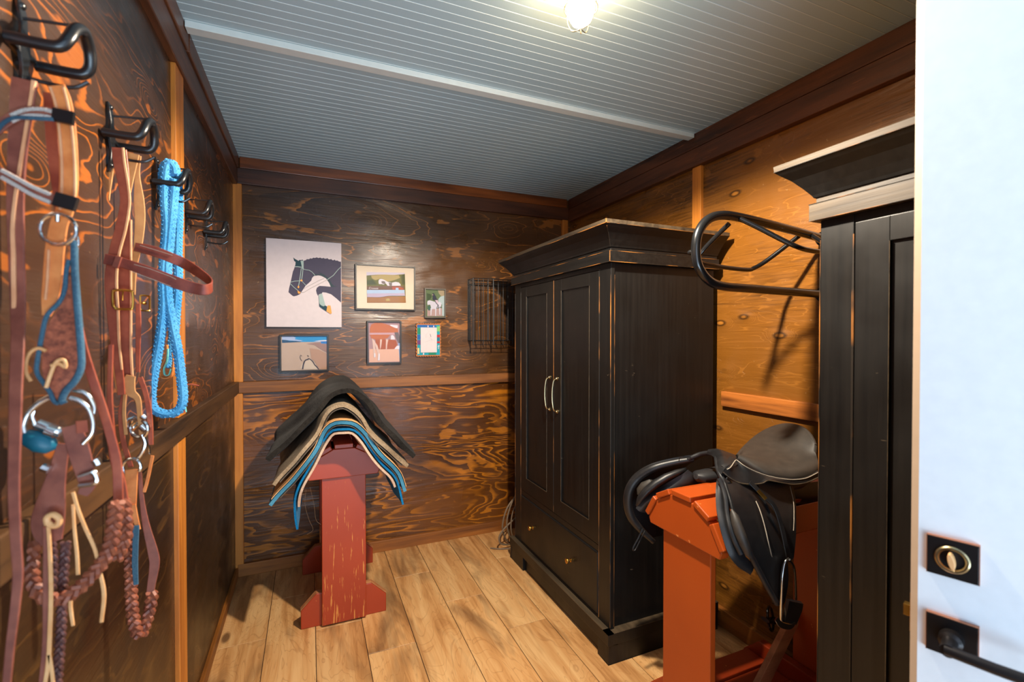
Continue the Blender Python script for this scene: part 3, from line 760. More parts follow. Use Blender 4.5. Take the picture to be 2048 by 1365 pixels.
# ================================================================== WIRE BASKET and CABLE
wb = thing('wire_basket', 'black wire basket hung on the back wall beside the tall armoire', 'basket', (1.17, 3.12, 1.34))
b = MB(); b.mat(M['wire']); r_ = 0.0022
x0, x1, y0, y1, z0, z1 = 1.010, 1.300, 3.000, 3.112, 1.365, 1.785
for z in (z0, z1, z1-0.035): b.tube([(x0,y0,z),(x1,y0,z),(x1,y1,z),(x0,y1,z)], r_*1.2, 6, closed=True)
for i in range(9):
    x = x0+(x1-x0)*i/8; b.tube([(x,y0,z0-0.03 if i % 2 == 0 else z0),(x,y0,z1)], r_*(1.9 if i in (0,4,8) else 1), 6)
for i in range(1, 4):
    y = y0+(y1-y0)*i/4; b.tube([(x0,y,z0),(x0,y,z1)], r_, 6); b.tube([(x1,y,z0),(x1,y,z1)], r_, 6)
for i in range(7): x = x0+(x1-x0)*i/6; b.tube([(x,y1,z0),(x,y1,z1)], r_, 6); b.tube([(x,y0,z0),(x,y1,z0)], r_, 6)
b.tube([(x0,y0,z0-0.028),(x1,y0,z0-0.028)], r_, 6)
b.obj('wire_grid', None, wb)
for x in (1.06, 1.25):
    b = MB(); b.mat(M['wire']); b.tube([(x, 3.110, 1.70), (x, 3.121, 1.70)], 0.006, 8); b.obj('wall_fixing', None, wb)
cb = MB(); cb.mat(M['cable'])
random.seed(3)
cb.tube([(1.30,2.90,0.02),(1.22,2.87,0.012),(1.165,2.84,0.09),(1.155,2.83,0.17),(1.19,2.83,0.27),(1.27,2.85,0.33),(1.33,2.88,0.30)], 0.0055, 8, smooth=8)
cb.tube([(1.32,2.86,0.02),(1.24,2.84,0.014),(1.20,2.82,0.08),(1.175,2.81,0.18),(1.21,2.81,0.30),(1.28,2.83,0.37),(1.34,2.86,0.36)], 0.0055, 8, smooth=8)
cb.tube([(1.34,2.88,0.01),(1.22,2.83,0.02),(1.13,2.80,0.05),(1.12,2.80,0.10),(1.17,2.81,0.15),(1.28,2.83,0.21),(1.35,2.88,0.22)], 0.0055, 8, smooth=8)
cb.tube([(1.30,2.82,0.35),(1.22,2.80,0.26),(1.20,2.80,0.15),(1.22,2.80,0.06),(1.26,2.80,0.008),(1.14,2.82,0.006),(1.08,2.86,0.006)], 0.0045, 8, smooth=8)
tag(cb.obj('coiled_cable', smooth=True), 'loops of grey-brown cable bunched on the floor behind the tall armoire', 'cable')

# ================================================================== PICTURES on the back wall
from mathutils.geometry import tessellate_polygon
pic = {}
def cmat(name, r, g, b_, rough=0.6):
    if name not in pic: pic[name] = plain('print_'+name, srgb(r*0.9, g*0.9, b_*0.92), rough, spec=0.25)
    return pic[name]
def print_mesh(name, parent, layers, y0, step=0.00025):
    b = MB()
    for i, (m, poly) in enumerate(layers):
        b.mat(m); y = y0 - step*i
        vs = [b.bm.verts.new((p[0], y, p[2])) for p in poly]
        for tri in tessellate_polygon([[Vector((p[0], p[2], 0)) for p in poly]]):
            f = b.face([vs[k] for k in tri])
            if f is not None:
                f.normal_update()
                if f.normal.y > 0: f.normal_flip()
    me = bpy.data.meshes.new(name); b.bm.normal_update(); b.bm.to_mesh(me); b.bm.free()
    for m in b.mats: me.materials.append(m)
    o = bpy.data.objects.new(name, me); C.objects.link(o); o.parent = parent
    o.matrix_parent_inverse = Matrix.Translation(-Vector(parent.location)); return o
def R4(x0, x1, z0, z1): return [(x0,0,z0),(x1,0,z0),(x1,0,z1),(x0,0,z1)]
def line(pts, w_):
    P = [Vector((p[0], p[2])) for p in pts]; L, R_ = [], []
    for i, p in enumerate(P):
        t_ = (P[min(i+1,len(P)-1)]-P[max(i-1,0)]).normalized(); n_ = Vector((-t_.y, t_.x))*w_/2
        L.append((p.x+n_.x, 0, p.y+n_.y)); R_.append((p.x-n_.x, 0, p.y-n_.y))
    return L+R_[::-1]
navy = cmat('slate_violet', 74, 68, 86); teal = cmat('deep_teal', 30, 66, 76); sage = cmat('sage', 168, 186, 176); oran = cmat('apricot', 248, 168, 84); pap = cmat('pale_paper', 226, 210, 206)
dkt = cmat('dark_green_slate', 52, 68, 74); wire_g = cmat('warm_grey', 178, 168, 160)
hp = thing('horse_poster', 'large white canvas print of a slate-coloured jumping horse with bridle', 'picture', (-0.025, 3.11, 1.71))
b = MB(); b.mat(pap).box((-0.233, 3.092, 1.450), (0.182, YB, 1.971)); b.obj('canvas', None, hp, bevel=0.001)
hy = 3.0917
L = []
L.append((navy, [(-0.0757,3.0917,1.8385),(-0.0840,3.0917,1.8456),(-0.0887,3.0917,1.8658),(-0.0798,3.0917,1.8581),(-0.0603,3.0917,1.8471),(-0.0533,3.0917,1.8537),(-0.0463,3.0917,1.8526),(-0.0379,3.0917,1.8562),(-0.0323,3.0917,1.8489),(-0.0181,3.0917,1.8550),(-0.0138,3.0917,1.8614),(-0.0082,3.0917,1.8596),(0.0004,3.0917,1.8617),(0.0047,3.0917,1.8673),(0.0109,3.0917,1.8649),(0.0175,3.0917,1.8675),(0.0218,3.0917,1.8718),(0.0304,3.0917,1.8699),(0.0362,3.0917,1.8727),(0.0413,3.0917,1.8749),(0.0491,3.0917,1.8711),(0.0549,3.0917,1.8721),(0.0607,3.0917,1.8750),(0.0673,3.0917,1.8707),(0.0737,3.0917,1.8711),(0.0795,3.0917,1.8746),(0.0859,3.0917,1.8697),(0.0941,3.0917,1.8703),(0.1014,3.0917,1.8739),(0.1072,3.0917,1.8680),(0.1146,3.0917,1.8666),(0.1234,3.0917,1.8703),(0.1287,3.0917,1.8637),(0.1352,3.0917,1.8625),(0.1426,3.0917,1.8677),(0.1493,3.0917,1.8612),(0.1589,3.0917,1.8631),(0.1678,3.0917,1.8573),(0.1797,3.0917,1.8568),(0.1786,3.0917,1.6035),(0.1519,3.0917,1.6281),(0.1224,3.0917,1.6524),(0.0932,3.0917,1.6623),(0.0728,3.0917,1.6638),(0.0698,3.0917,1.6568),(0.0524,3.0917,1.6499),(0.0466,3.0917,1.6404),(0.0395,3.0917,1.6557),(0.0361,3.0917,1.6743),(0.0411,3.0917,1.6900),(0.0555,3.0917,1.7016),(0.0788,3.0917,1.7016),(0.1227,3.0917,1.6990),(0.1168,3.0917,1.7120),(0.1052,3.0917,1.7398),(0.0877,3.0917,1.7546),(0.0616,3.0917,1.7643),(0.0472,3.0917,1.7651),(0.0242,3.0917,1.7602),(0.0141,3.0917,1.7479),(0.0097,3.0917,1.7322),(-0.0017,3.0917,1.7193),(-0.0217,3.0917,1.6999),(-0.0388,3.0917,1.6714),(-0.0529,3.0917,1.6478),(-0.0698,3.0917,1.6380),(-0.0865,3.0917,1.6335),(-0.0948,3.0917,1.6372),(-0.1155,3.0917,1.6569),(-0.1126,3.0917,1.6778),(-0.1041,3.0917,1.7147),(-0.0942,3.0917,1.7640),(-0.0913,3.0917,1.7795),(-0.0843,3.0917,1.7982),(-0.0772,3.0917,1.8231)]))
L.append((teal, [(-0.0757,3.0917,1.8385),(-0.0840,3.0917,1.8456),(-0.0887,3.0917,1.8658),(-0.0798,3.0917,1.8581),(-0.0603,3.0917,1.8471),(-0.0533,3.0917,1.8537),(-0.0464,3.0917,1.8387),(-0.0451,3.0917,1.8158),(-0.0773,3.0917,1.8145)]))
L.append((dkt, [(0.0473,3.0917,1.7869),(0.0820,3.0917,1.7731),(0.1111,3.0917,1.7463),(0.1257,3.0917,1.7187),(0.1374,3.0917,1.7050),(0.1582,3.0917,1.7036),(0.1404,3.0917,1.6997),(0.1197,3.0917,1.6989),(0.1110,3.0917,1.7212),(0.0935,3.0917,1.7486),(0.0645,3.0917,1.7644),(0.0357,3.0917,1.7670),(0.0213,3.0917,1.7638),(0.0185,3.0917,1.7698),(0.0357,3.0917,1.7738),(0.0646,3.0917,1.7722)]))
L.append((sage, [(-0.0491,3.0917,1.8478),(-0.0322,3.0917,1.8510),(-0.0325,3.0917,1.8011),(-0.0409,3.0917,1.7991),(-0.0436,3.0917,1.8220)]))
L.append((sage, line([(-0.0814,3.0917,1.8106),(-0.0633,3.0917,1.8116),(-0.0423,3.0917,1.8092)], 0.0045)))
L.append((sage, line([(-0.0451,3.0917,1.8035),(-0.0495,3.0917,1.7663),(-0.0554,3.0917,1.7230),(-0.0625,3.0917,1.6889)], 0.0040)))
L.append((sage, line([(-0.0353,3.0917,1.8040),(-0.0389,3.0917,1.7669),(-0.0441,3.0917,1.7328)], 0.0040)))
L.append((sage, line([(-0.0339,3.0917,1.7995),(-0.0184,3.0917,1.7951),(-0.0014,3.0917,1.7936),(0.0128,3.0917,1.7851),(0.0228,3.0917,1.7747),(0.0313,3.0917,1.7618)], 0.0030)))
L.append((sage, line([(-0.1041,3.0917,1.7172),(-0.0805,3.0917,1.7243),(-0.0497,3.0917,1.7279)], 0.0032)))
L.append((sage, line([(-0.1069,3.0917,1.7100),(-0.0862,3.0917,1.6880),(-0.0626,3.0917,1.6674)], 0.0032)))
L.append((sage, line([(-0.0413,3.0917,1.7252),(-0.0301,3.0917,1.7119),(-0.0189,3.0917,1.7000)], 0.0028)))
L.append((sage, line([(0.1796,3.0917,1.8241),(0.1616,3.0917,1.8057),(0.1348,3.0917,1.7695),(0.0994,3.0917,1.7411)], 0.0032)))
L.append((wire_g, line([(0.0994,3.0917,1.7411),(0.0527,3.0917,1.7124),(0.0067,3.0917,1.6856),(-0.0304,3.0917,1.6594),(-0.0501,3.0917,1.6572)], 0.0022)))
L.append((wire_g, line([(0.0819,3.0917,1.7481),(0.0528,3.0917,1.7342),(0.0240,3.0917,1.7158),(-0.0104,3.0917,1.6957),(-0.0359,3.0917,1.6777)], 0.0020)))
L.append((oran, [(-0.0497,3.0917,1.7325),(-0.0441,3.0917,1.7365),(-0.0385,3.0917,1.7324),(-0.0391,3.0917,1.7262),(-0.0455,3.0917,1.7229),(-0.0503,3.0917,1.7270)]))
L.append((oran, [(-0.0653,3.0917,1.6934),(-0.0605,3.0917,1.6982),(-0.0561,3.0917,1.6938),(-0.0570,3.0917,1.6846),(-0.0626,3.0917,1.6822),(-0.0662,3.0917,1.6873)]))
L.append((oran, [(-0.0663,3.0917,1.6673),(-0.0598,3.0917,1.6660),(-0.0571,3.0917,1.6621),(-0.0501,3.0917,1.6618),(-0.0515,3.0917,1.6525),(-0.0585,3.0917,1.6486),(-0.0647,3.0917,1.6536)]))
L.append((sage, [(0.0510,3.0917,1.6452),(0.0698,3.0917,1.6574),(0.0884,3.0917,1.5837),(0.0782,3.0917,1.5772),(0.0608,3.0917,1.5846),(0.0536,3.0917,1.5969)]))
L.append((teal, [(0.0536,3.0917,1.5953),(0.0637,3.0917,1.5831),(0.0782,3.0917,1.5772),(0.0884,3.0917,1.5828),(0.0986,3.0917,1.5761),(0.0941,3.0917,1.5478),(0.0752,3.0917,1.5599),(0.0550,3.0917,1.5766)]))
L.append((oran, [(0.1031,3.0917,1.5841),(0.1177,3.0917,1.5829),(0.1206,3.0917,1.5641),(0.1249,3.0917,1.5358),(0.1175,3.0917,1.5318),(0.0941,3.0917,1.5478),(0.0986,3.0917,1.5761)]))
print_mesh('print', hp, L, hy, 0.0003)

def framed(label, x0, x1, z0, z1, fw, mat, depth=0.022):
    r = thing('framed_picture', label, 'picture', ((x0+x1)/2, YB, (z0+z1)/2), 'small framed pictures on the back wall')
    b = MB(); b.mat(mat); y0 = YB-depth
    b.box((x0, y0, z0), (x0+fw, YB, z1)); b.box((x1-fw, y0, z0), (x1, YB, z1)); b.box((x0+fw, y0, z1-fw), (x1-fw, YB, z1)); b.box((x0+fw, y0, z0), (x1-fw, YB, z0+fw))
    b.obj('frame', None, r, bevel=0.001)
    g = MB(); g.mat(GL).box((x0+fw-0.001, y0+0.003, z0+fw-0.001), (x1-fw+0.001, y0+0.0045, z1-fw+0.001)); g.obj('glass', None, r)
    return r, YB-depth+0.0125
t = NT('thin_picture_glass')
gt = t.n.new('ShaderNodeBsdfTransparent'); gg = t.n.new('ShaderNodeBsdfGlossy'); gg.inputs['Roughness'].default_value = 0.05
mx = t.n.new('ShaderNodeMixShader'); mx.inputs[0].default_value = 0.012
t.link(gt.outputs[0], mx.inputs[1]); t.link(gg.outputs[0], mx.inputs[2]); t.link(mx.outputs[0], t.n['Material Output'].inputs[0]); GL = t.m

# matted painting of a pinto horse behind a fence
r, y = framed('framed painting of a grey and white horse behind a fence, in a wide cream mat', 0.264, 0.643, 1.563, 1.853, 0.008, M['frame_dk'])
cream = cmat('cream_mat', 236, 214, 184); grn = cmat('olive_foliage', 112, 108, 48); grn2 = cmat('sunlit_foliage', 186, 160, 96); brn = cmat('brown_rail', 120, 84, 62)
wht = cmat('horse_white', 228, 216, 216); gry = cmat('horse_grey', 128, 112, 104); pale = cmat('pale_blue_wash', 176, 196, 218); lil = cmat('lilac_wash', 190, 172, 190); rst = cmat('rust_grass', 164, 112, 62); red_ = cmat('barn_red', 176, 84, 58); sky = cmat('lilac_sky', 214, 200, 208); olv = cmat('dark_olive', 78, 82, 44)
L = [(cream, R4(0.264, 0.643, 1.563, 1.853)),
 (grn, [(0.3336,3.1080,1.7835),(0.5754,3.1080,1.8054),(0.5812,3.1080,1.6150),(0.3359,3.1080,1.6082)]),
 (sky, [(0.3330,3.1080,1.8036),(0.5738,3.1080,1.8117),(0.5738,3.1080,1.8021),(0.5045,3.1080,1.7937),(0.4120,3.1080,1.7921),(0.3336,3.1080,1.7813)]),
 (grn2, [(0.3605,3.1080,1.7826),(0.4426,3.1080,1.7931),(0.5358,3.1080,1.7937),(0.5452,3.1080,1.7767),(0.5044,3.1080,1.7588),(0.4609,3.1080,1.7474),(0.4241,3.1080,1.7677),(0.3876,3.1080,1.7534),(0.3665,3.1080,1.7649)]),
 (olv, [(0.5516,3.1080,1.7898),(0.5722,3.1080,1.8036),(0.5768,3.1080,1.7334),(0.5546,3.1080,1.7324)]),
 (olv, [(0.3349,3.1080,1.7510),(0.3725,3.1080,1.7558),(0.3996,3.1080,1.7258),(0.3348,3.1080,1.7230)]),
 (wht, [(0.4073,3.1080,1.7543),(0.4149,3.1080,1.7625),(0.4256,3.1080,1.7646),(0.4486,3.1080,1.7562),(0.4609,3.1080,1.7474),(0.4919,3.1080,1.7424),(0.5137,3.1080,1.7491),(0.5357,3.1080,1.7460),(0.5467,3.1080,1.7337),(0.5476,3.1080,1.7251),(0.4639,3.1080,1.7207),(0.4516,3.1080,1.7375),(0.4393,3.1080,1.7275),(0.4240,3.1080,1.7316),(0.4118,3.1080,1.7279),(0.4072,3.1080,1.7387)]),
 (gry, [(0.4240,3.1080,1.7488),(0.4363,3.1080,1.7510),(0.4501,3.1080,1.7469),(0.4491,3.1080,1.7311),(0.4362,3.1080,1.7321),(0.4271,3.1080,1.7364)]),
 (gry, [(0.4701,3.1080,1.7421),(0.4925,3.1080,1.7418),(0.4918,3.1080,1.7228),(0.4763,3.1080,1.7221)]),
 (brn, [(0.3348,3.1080,1.7137),(0.5704,3.1080,1.7251),(0.5719,3.1080,1.6996),(0.3347,3.1080,1.6895)]),
 (red_, [(0.4918,3.1080,1.7171),(0.5387,3.1080,1.7196),(0.5672,3.1080,1.7074),(0.5640,3.1080,1.6993),(0.4948,3.1080,1.6966)]),
 (pale, [(0.3347,3.1080,1.6895),(0.5719,3.1080,1.6986),(0.5734,3.1080,1.6772),(0.3346,3.1080,1.6665)]),
 (pale, [(0.5152,3.1080,1.7101),(0.5324,3.1080,1.7108),(0.5339,3.1080,1.6959),(0.5151,3.1080,1.6952)]),
 (lil, [(0.3355,3.1080,1.6666),(0.5734,3.1080,1.6772),(0.5759,3.1080,1.6597),(0.4730,3.1080,1.6562),(0.4115,3.1080,1.6448),(0.3361,3.1080,1.6439)]),
 (rst, [(0.3361,3.1080,1.6424),(0.4115,3.1080,1.6432),(0.4730,3.1080,1.6531),(0.5781,3.1080,1.6549),(0.5812,3.1080,1.6150),(0.3365,3.1080,1.6082)]),
 (grn2, [(0.4513,3.1080,1.6366),(0.4729,3.1080,1.6404),(0.4822,3.1080,1.6249),(0.4543,3.1080,1.6209)]),
]
print_mesh('print', r, L, y, 0.0003)
fc = bpy.data.curves.new('caption', 'FONT'); fc.body = 'Crusade'; fc.size = 0.0175; fc.shear = 0.25; fc.extrude = 0.0001
fo = bpy.data.objects.new('caption', fc); C.objects.link(fo); fo.data.materials.append(wht)
bpy.context.view_layer.update()
cm = bpy.data.meshes.new_from_object(fo.evaluated_get(bpy.context.evaluated_depsgraph_get())); bpy.data.objects.remove(fo)
cm.transform(Matrix.Translation((0.345, y-0.0052, 1.696)) @ Matrix.Rotation(PI/2, 4, 'X'))
fo = bpy.data.objects.new('caption', cm); C.objects.link(fo)
fo.parent = r; fo.matrix_parent_inverse = Matrix.Translation(-Vector(r.location))

# rider on a grey horse
r, y = framed('small framed photo of a rider in a dark jacket on a white horse', 0.703, 0.848, 1.517, 1.716, 0.0085, M['frame_grey'])
G1 = cmat('hedge_green', 96, 112, 72); G2 = cmat('hedge_dark', 58, 76, 44); tn = cmat('tan_backdrop', 164, 144, 110); mist = cmat('pale_mist', 172, 188, 184); arena = cmat('pink_arena', 178, 146, 138); coat = cmat('navy_coat', 46, 48, 62); hw_ = cmat('grey_horse', 206, 200, 206)
L = [(G1, R4(0.703, 0.848, 1.517, 1.716)),
 (tn, [(0.7962,3.1080,1.7089),(0.8468,3.1080,1.7108),(0.8467,3.1080,1.6673),(0.8173,3.1080,1.6663),(0.8014,3.1080,1.6866)]),
 (G2, [(0.7209,3.1080,1.6820),(0.7470,3.1080,1.6777),(0.7539,3.1080,1.6608),(0.7399,3.1080,1.6363),(0.7217,3.1080,1.6357)]),
 (mist, [(0.7996,3.1080,1.6450),(0.8138,3.1080,1.6627),(0.8468,3.1080,1.6725),(0.8475,3.1080,1.6116),(0.7995,3.1080,1.6103)]),
 (arena, [(0.7233,3.1080,1.5740),(0.8475,3.1080,1.5872),(0.8483,3.1080,1.5306),(0.7232,3.1080,1.5285)]),
 (mist, [(0.8243,3.1080,1.6110),(0.8475,3.1080,1.6116),(0.8483,3.1080,1.5306),(0.8242,3.1080,1.5345)]),
 (cmat('dark_teal_shrub', 60, 96, 82), [(0.7259,3.1080,1.5981),(0.7433,3.1080,1.5985),(0.7433,3.1080,1.5676),(0.7293,3.1080,1.5673)]),
 (hw_, [(0.7225,3.1080,1.6186),(0.7260,3.1080,1.6307),(0.7382,3.1080,1.6362),(0.7556,3.1080,1.6316),(0.7714,3.1080,1.6269),(0.7960,3.1080,1.6258),(0.8119,3.1080,1.6263),(0.8208,3.1080,1.6144),(0.8172,3.1080,1.5934),(0.8065,3.1080,1.5811),(0.7959,3.1080,1.5895),(0.7818,3.1080,1.5753),(0.7678,3.1080,1.5784),(0.7572,3.1080,1.5748),(0.7485,3.1080,1.5883),(0.7433,3.1080,1.6054),(0.7346,3.1080,1.6069),(0.7259,3.1080,1.6015)]),
 (hw_, [(0.7450,3.1080,1.5848),(0.7555,3.1080,1.5851),(0.7502,3.1080,1.5342),(0.7449,3.1080,1.5341)]), (hw_, [(0.7765,3.1080,1.5786),(0.7853,3.1080,1.5788),(0.7826,3.1080,1.5304),(0.7764,3.1080,1.5303)]), (hw_, [(0.8030,3.1080,1.5862),(0.8137,3.1080,1.5934),(0.8118,3.1080,1.5395),(0.8056,3.1080,1.5394)]),
 (coat, [(0.7575,3.1080,1.6798),(0.7645,3.1080,1.6844),(0.7732,3.1080,1.6813),(0.7723,3.1080,1.6735),(0.7802,3.1080,1.6668),(0.7872,3.1080,1.6480),(0.7960,3.1080,1.6379),(0.7784,3.1080,1.6374),(0.7644,3.1080,1.6370),(0.7591,3.1080,1.6437),(0.7609,3.1080,1.6610),(0.7557,3.1080,1.6694)]),
 (cmat('face', 214, 176, 160), [(0.7571,3.1080,1.6755),(0.7636,3.1080,1.6752),(0.7627,3.1080,1.6697),(0.7583,3.1080,1.6699)]),
 (cmat('breeches', 206, 180, 188), [(0.7767,3.1080,1.6374),(0.7960,3.1080,1.6379),(0.7978,3.1080,1.6207),(0.7907,3.1080,1.6118),(0.7819,3.1080,1.6220)]),
 (coat, line([(0.7766,3.1080,1.6305),(0.7854,3.1080,1.6152),(0.7960,3.1080,1.6068),(0.8030,3.1080,1.5844),(0.8154,3.1080,1.5934)], 0.0042)), (coat, line([(0.7960,3.1080,1.6068),(0.7907,3.1080,1.5928),(0.7853,3.1080,1.5806)], 0.0036)),
]
print_mesh('print', r, L, y, 0.0003)

# chestnut horse
r, y = framed('upright framed photo of a chestnut horse seen from the side', 0.333, 0.551, 1.216, 1.493, 0.0095, M['frame_dk'])
ch1 = cmat('chestnut', 196, 106, 58); ch2 = cmat('chestnut_deep', 176, 84, 38); pk = cmat('pink_ground', 232, 178, 150); lp = cmat('pale_leg', 226, 190, 172); ww = cmat('bright_white', 232, 222, 224); bl = cmat('blue_strip', 150, 176, 214); cl_ = cmat('dusk_lilac', 178, 136, 136); ln_ = cmat('glare_lilac', 206, 158, 160)
L = [(cl_, R4(0.333, 0.551, 1.216, 1.493)),
 (pk, [(0.3493,3.1080,1.3127),(0.5476,3.1080,1.3104),(0.5488,3.1080,1.2297),(0.3490,3.1080,1.2285)]),
 (ww, [(0.4804,3.1080,1.4696),(0.5282,3.1080,1.4657),(0.5281,3.1080,1.4485),(0.5168,3.1080,1.4456),(0.4804,3.1080,1.4596)]),
 (bl, [(0.5307,3.1080,1.3508),(0.5491,3.1080,1.3507),(0.5502,3.1080,1.2297),(0.5403,3.1080,1.2299)]), (ww, [(0.5066,3.1080,1.3324),(0.5391,3.1080,1.3321),(0.5391,3.1080,1.3105),(0.5066,3.1080,1.3109)]),
 (ch1, [(0.3525,3.1080,1.4474),(0.3621,3.1080,1.4699),(0.3811,3.1080,1.4800),(0.4194,3.1080,1.4818),(0.4470,3.1080,1.4750),(0.4804,3.1080,1.4625),(0.5056,3.1080,1.4512),(0.5281,3.1080,1.4428),(0.5309,3.1080,1.4198),(0.5055,3.1080,1.4140),(0.4830,3.1080,1.4083),(0.4662,3.1080,1.3854),(0.4384,3.1080,1.3741),(0.3944,3.1080,1.3715),(0.3618,3.1080,1.3800),(0.3524,3.1080,1.4025)]),
 (ch2, [(0.3862,3.1080,1.3743),(0.4661,3.1080,1.3740),(0.5166,3.1080,1.3681),(0.5250,3.1080,1.3365),(0.5052,3.1080,1.3109),(0.4079,3.1080,1.3106),(0.3888,3.1080,1.3461)]),
 (ln_, [(0.3497,3.1080,1.4165),(0.5280,3.1080,1.4184),(0.5111,3.1080,1.4054),(0.3497,3.1080,1.4039)]),
 (ww, [(0.4844,3.1080,1.3997),(0.4970,3.1080,1.4025),(0.5054,3.1080,1.3911),(0.5110,3.1080,1.3739),(0.4829,3.1080,1.3726)]), (cmat('bridle_grey', 112, 96, 96), [(0.5055,3.1080,1.4197),(0.5309,3.1080,1.4198),(0.5492,3.1080,1.3738),(0.5477,3.1080,1.3479),(0.5307,3.1080,1.3508),(0.5166,3.1080,1.3796)]),
 (lp, [(0.3645,3.1080,1.3828),(0.3834,3.1080,1.3631),(0.3846,3.1080,1.3066),(0.3872,3.1080,1.2586),(0.3763,3.1080,1.2588),(0.3724,3.1080,1.3068),(0.3684,3.1080,1.3519)]), (lp, [(0.3807,3.1080,1.3631),(0.3997,3.1080,1.3347),(0.4133,3.1080,1.2836),(0.4118,3.1080,1.2384),(0.4008,3.1080,1.2386),(0.3996,3.1080,1.2839),(0.3861,3.1080,1.3292)]),
 (lp, [(0.4150,3.1080,1.3742),(0.4273,3.1080,1.3742),(0.4245,3.1080,1.3402),(0.4175,3.1080,1.3119),(0.4134,3.1080,1.3120)]), (lp, [(0.4522,3.1080,1.3741),(0.4675,3.1080,1.3740),(0.4605,3.1080,1.3370),(0.4576,3.1080,1.3086),(0.4506,3.1080,1.3087)]),
 (ww, [(0.3777,3.1080,1.2842),(0.3859,3.1080,1.2869),(0.3864,3.1080,1.2601),(0.3763,3.1080,1.2588)]), (ww, [(0.4064,3.1080,1.2837),(0.4133,3.1080,1.2836),(0.4123,3.1080,1.2389),(0.4000,3.1080,1.2386)]),
]
print_mesh('print', r, L, y, 0.0003)

# patchwork frame with a pencil sketch
sk = thing('framed_picture', 'small pencil sketch in a bright teal and blue patchwork frame', 'picture', (0.73, YB, 1.37), 'small framed pictures on the back wall')
b = MB(); b.mat(cmat('orange_rim', 196, 116, 58)); n = 40; x0, x1, z0, z1 = 0.648, 0.814, 1.259, 1.479; pts = []
for i in range(n): pts.append((x0+(x1-x0)*i/n, z0+0.003*math.sin(i*1.6)))
for i in range(n): pts.append((x1+0.003*math.sin(i*1.6), z0+(z1-z0)*i/n))
for i in range(n): pts.append((x1-(x1-x0)*i/n, z1+0.003*math.sin(i*1.6)))
for i in range(n): pts.append((x0+0.003*math.sin(i*1.6), z1-(z1-z0)*i/n))
b.prism(pts, 'Y', YB-0.016, YB); b.obj('frame', None, sk)
tq = cmat('turquoise', 30, 160, 172); bb = cmat('cobalt', 36, 104, 168); gg_ = cmat('leaf_green', 30, 140, 104); rr_ = cmat('crimson', 190, 40, 52); sk_ = cmat('pencil', 196, 186, 182); lg = cmat('lime', 132, 196, 110)
fx = lambda a, c, e, f_: R4(x0+(x1-x0)*a, x0+(x1-x0)*c, z0+(z1-z0)*e, z0+(z1-z0)*f_)
L = [(tq, fx(.04,.96,.04,.96)), (bb, fx(.04,.80,.88,.96)), (gg_, fx(.04,.17,.68,.86)), (bb, fx(.04,.17,.52,.66)), (cmat('plum', 110, 70, 120), fx(.04,.17,.36,.5)), (cmat('cream_patch', 232, 208, 140), fx(.05,.12,.08,.26)),
     (lg, fx(.84,.96,.76,.92)), (rr_, fx(.84,.96,.58,.66)), (cmat('sea', 24, 120, 140), fx(.84,.96,.48,.58)), (rr_, fx(.84,.96,.40,.46)), (ww, line([(x0+(x1-x0)*.90,0,z0+(z1-z0)*.22),(x0+(x1-x0)*.90,0,z0+(z1-z0)*.34)], .004)),
     (ww, line([(x0+(x1-x0)*.86,0,z0+(z1-z0)*.30),(x0+(x1-x0)*.95,0,z0+(z1-z0)*.32)], .003)), (gg_, fx(.5,.8,.05,.11)), (ww, fx(.26,.31,.05,.11)), (ww, fx(.45,.49,.89,.94)), (ww, fx(.68,.72,.89,.94)),
     (cmat('sketch_paper', 232, 216, 210), fx(.17,.83,.12,.88)),
     (sk_, line([(0.7254,3.1080,1.4173),(0.7135,3.1080,1.4056),(0.7075,3.1080,1.3820),(0.7194,3.1080,1.3909)], .0012)), (sk_, line([(0.7045,3.1080,1.3556),(0.7253,3.1080,1.3614),(0.7492,3.1080,1.3731),(0.7702,3.1080,1.3641),(0.7732,3.1080,1.3493)], .0012)), (coat, line([(0.7388,3.1080,1.4100),(0.7427,3.1080,1.3997),(0.7462,3.1080,1.3879)], .0022)), (sk_, line([(0.7343,3.1080,1.3849),(0.7462,3.1080,1.3790),(0.7537,3.1080,1.3613)], .0014))]
print_mesh('print', sk, L, YB-0.0163, 0.0003)

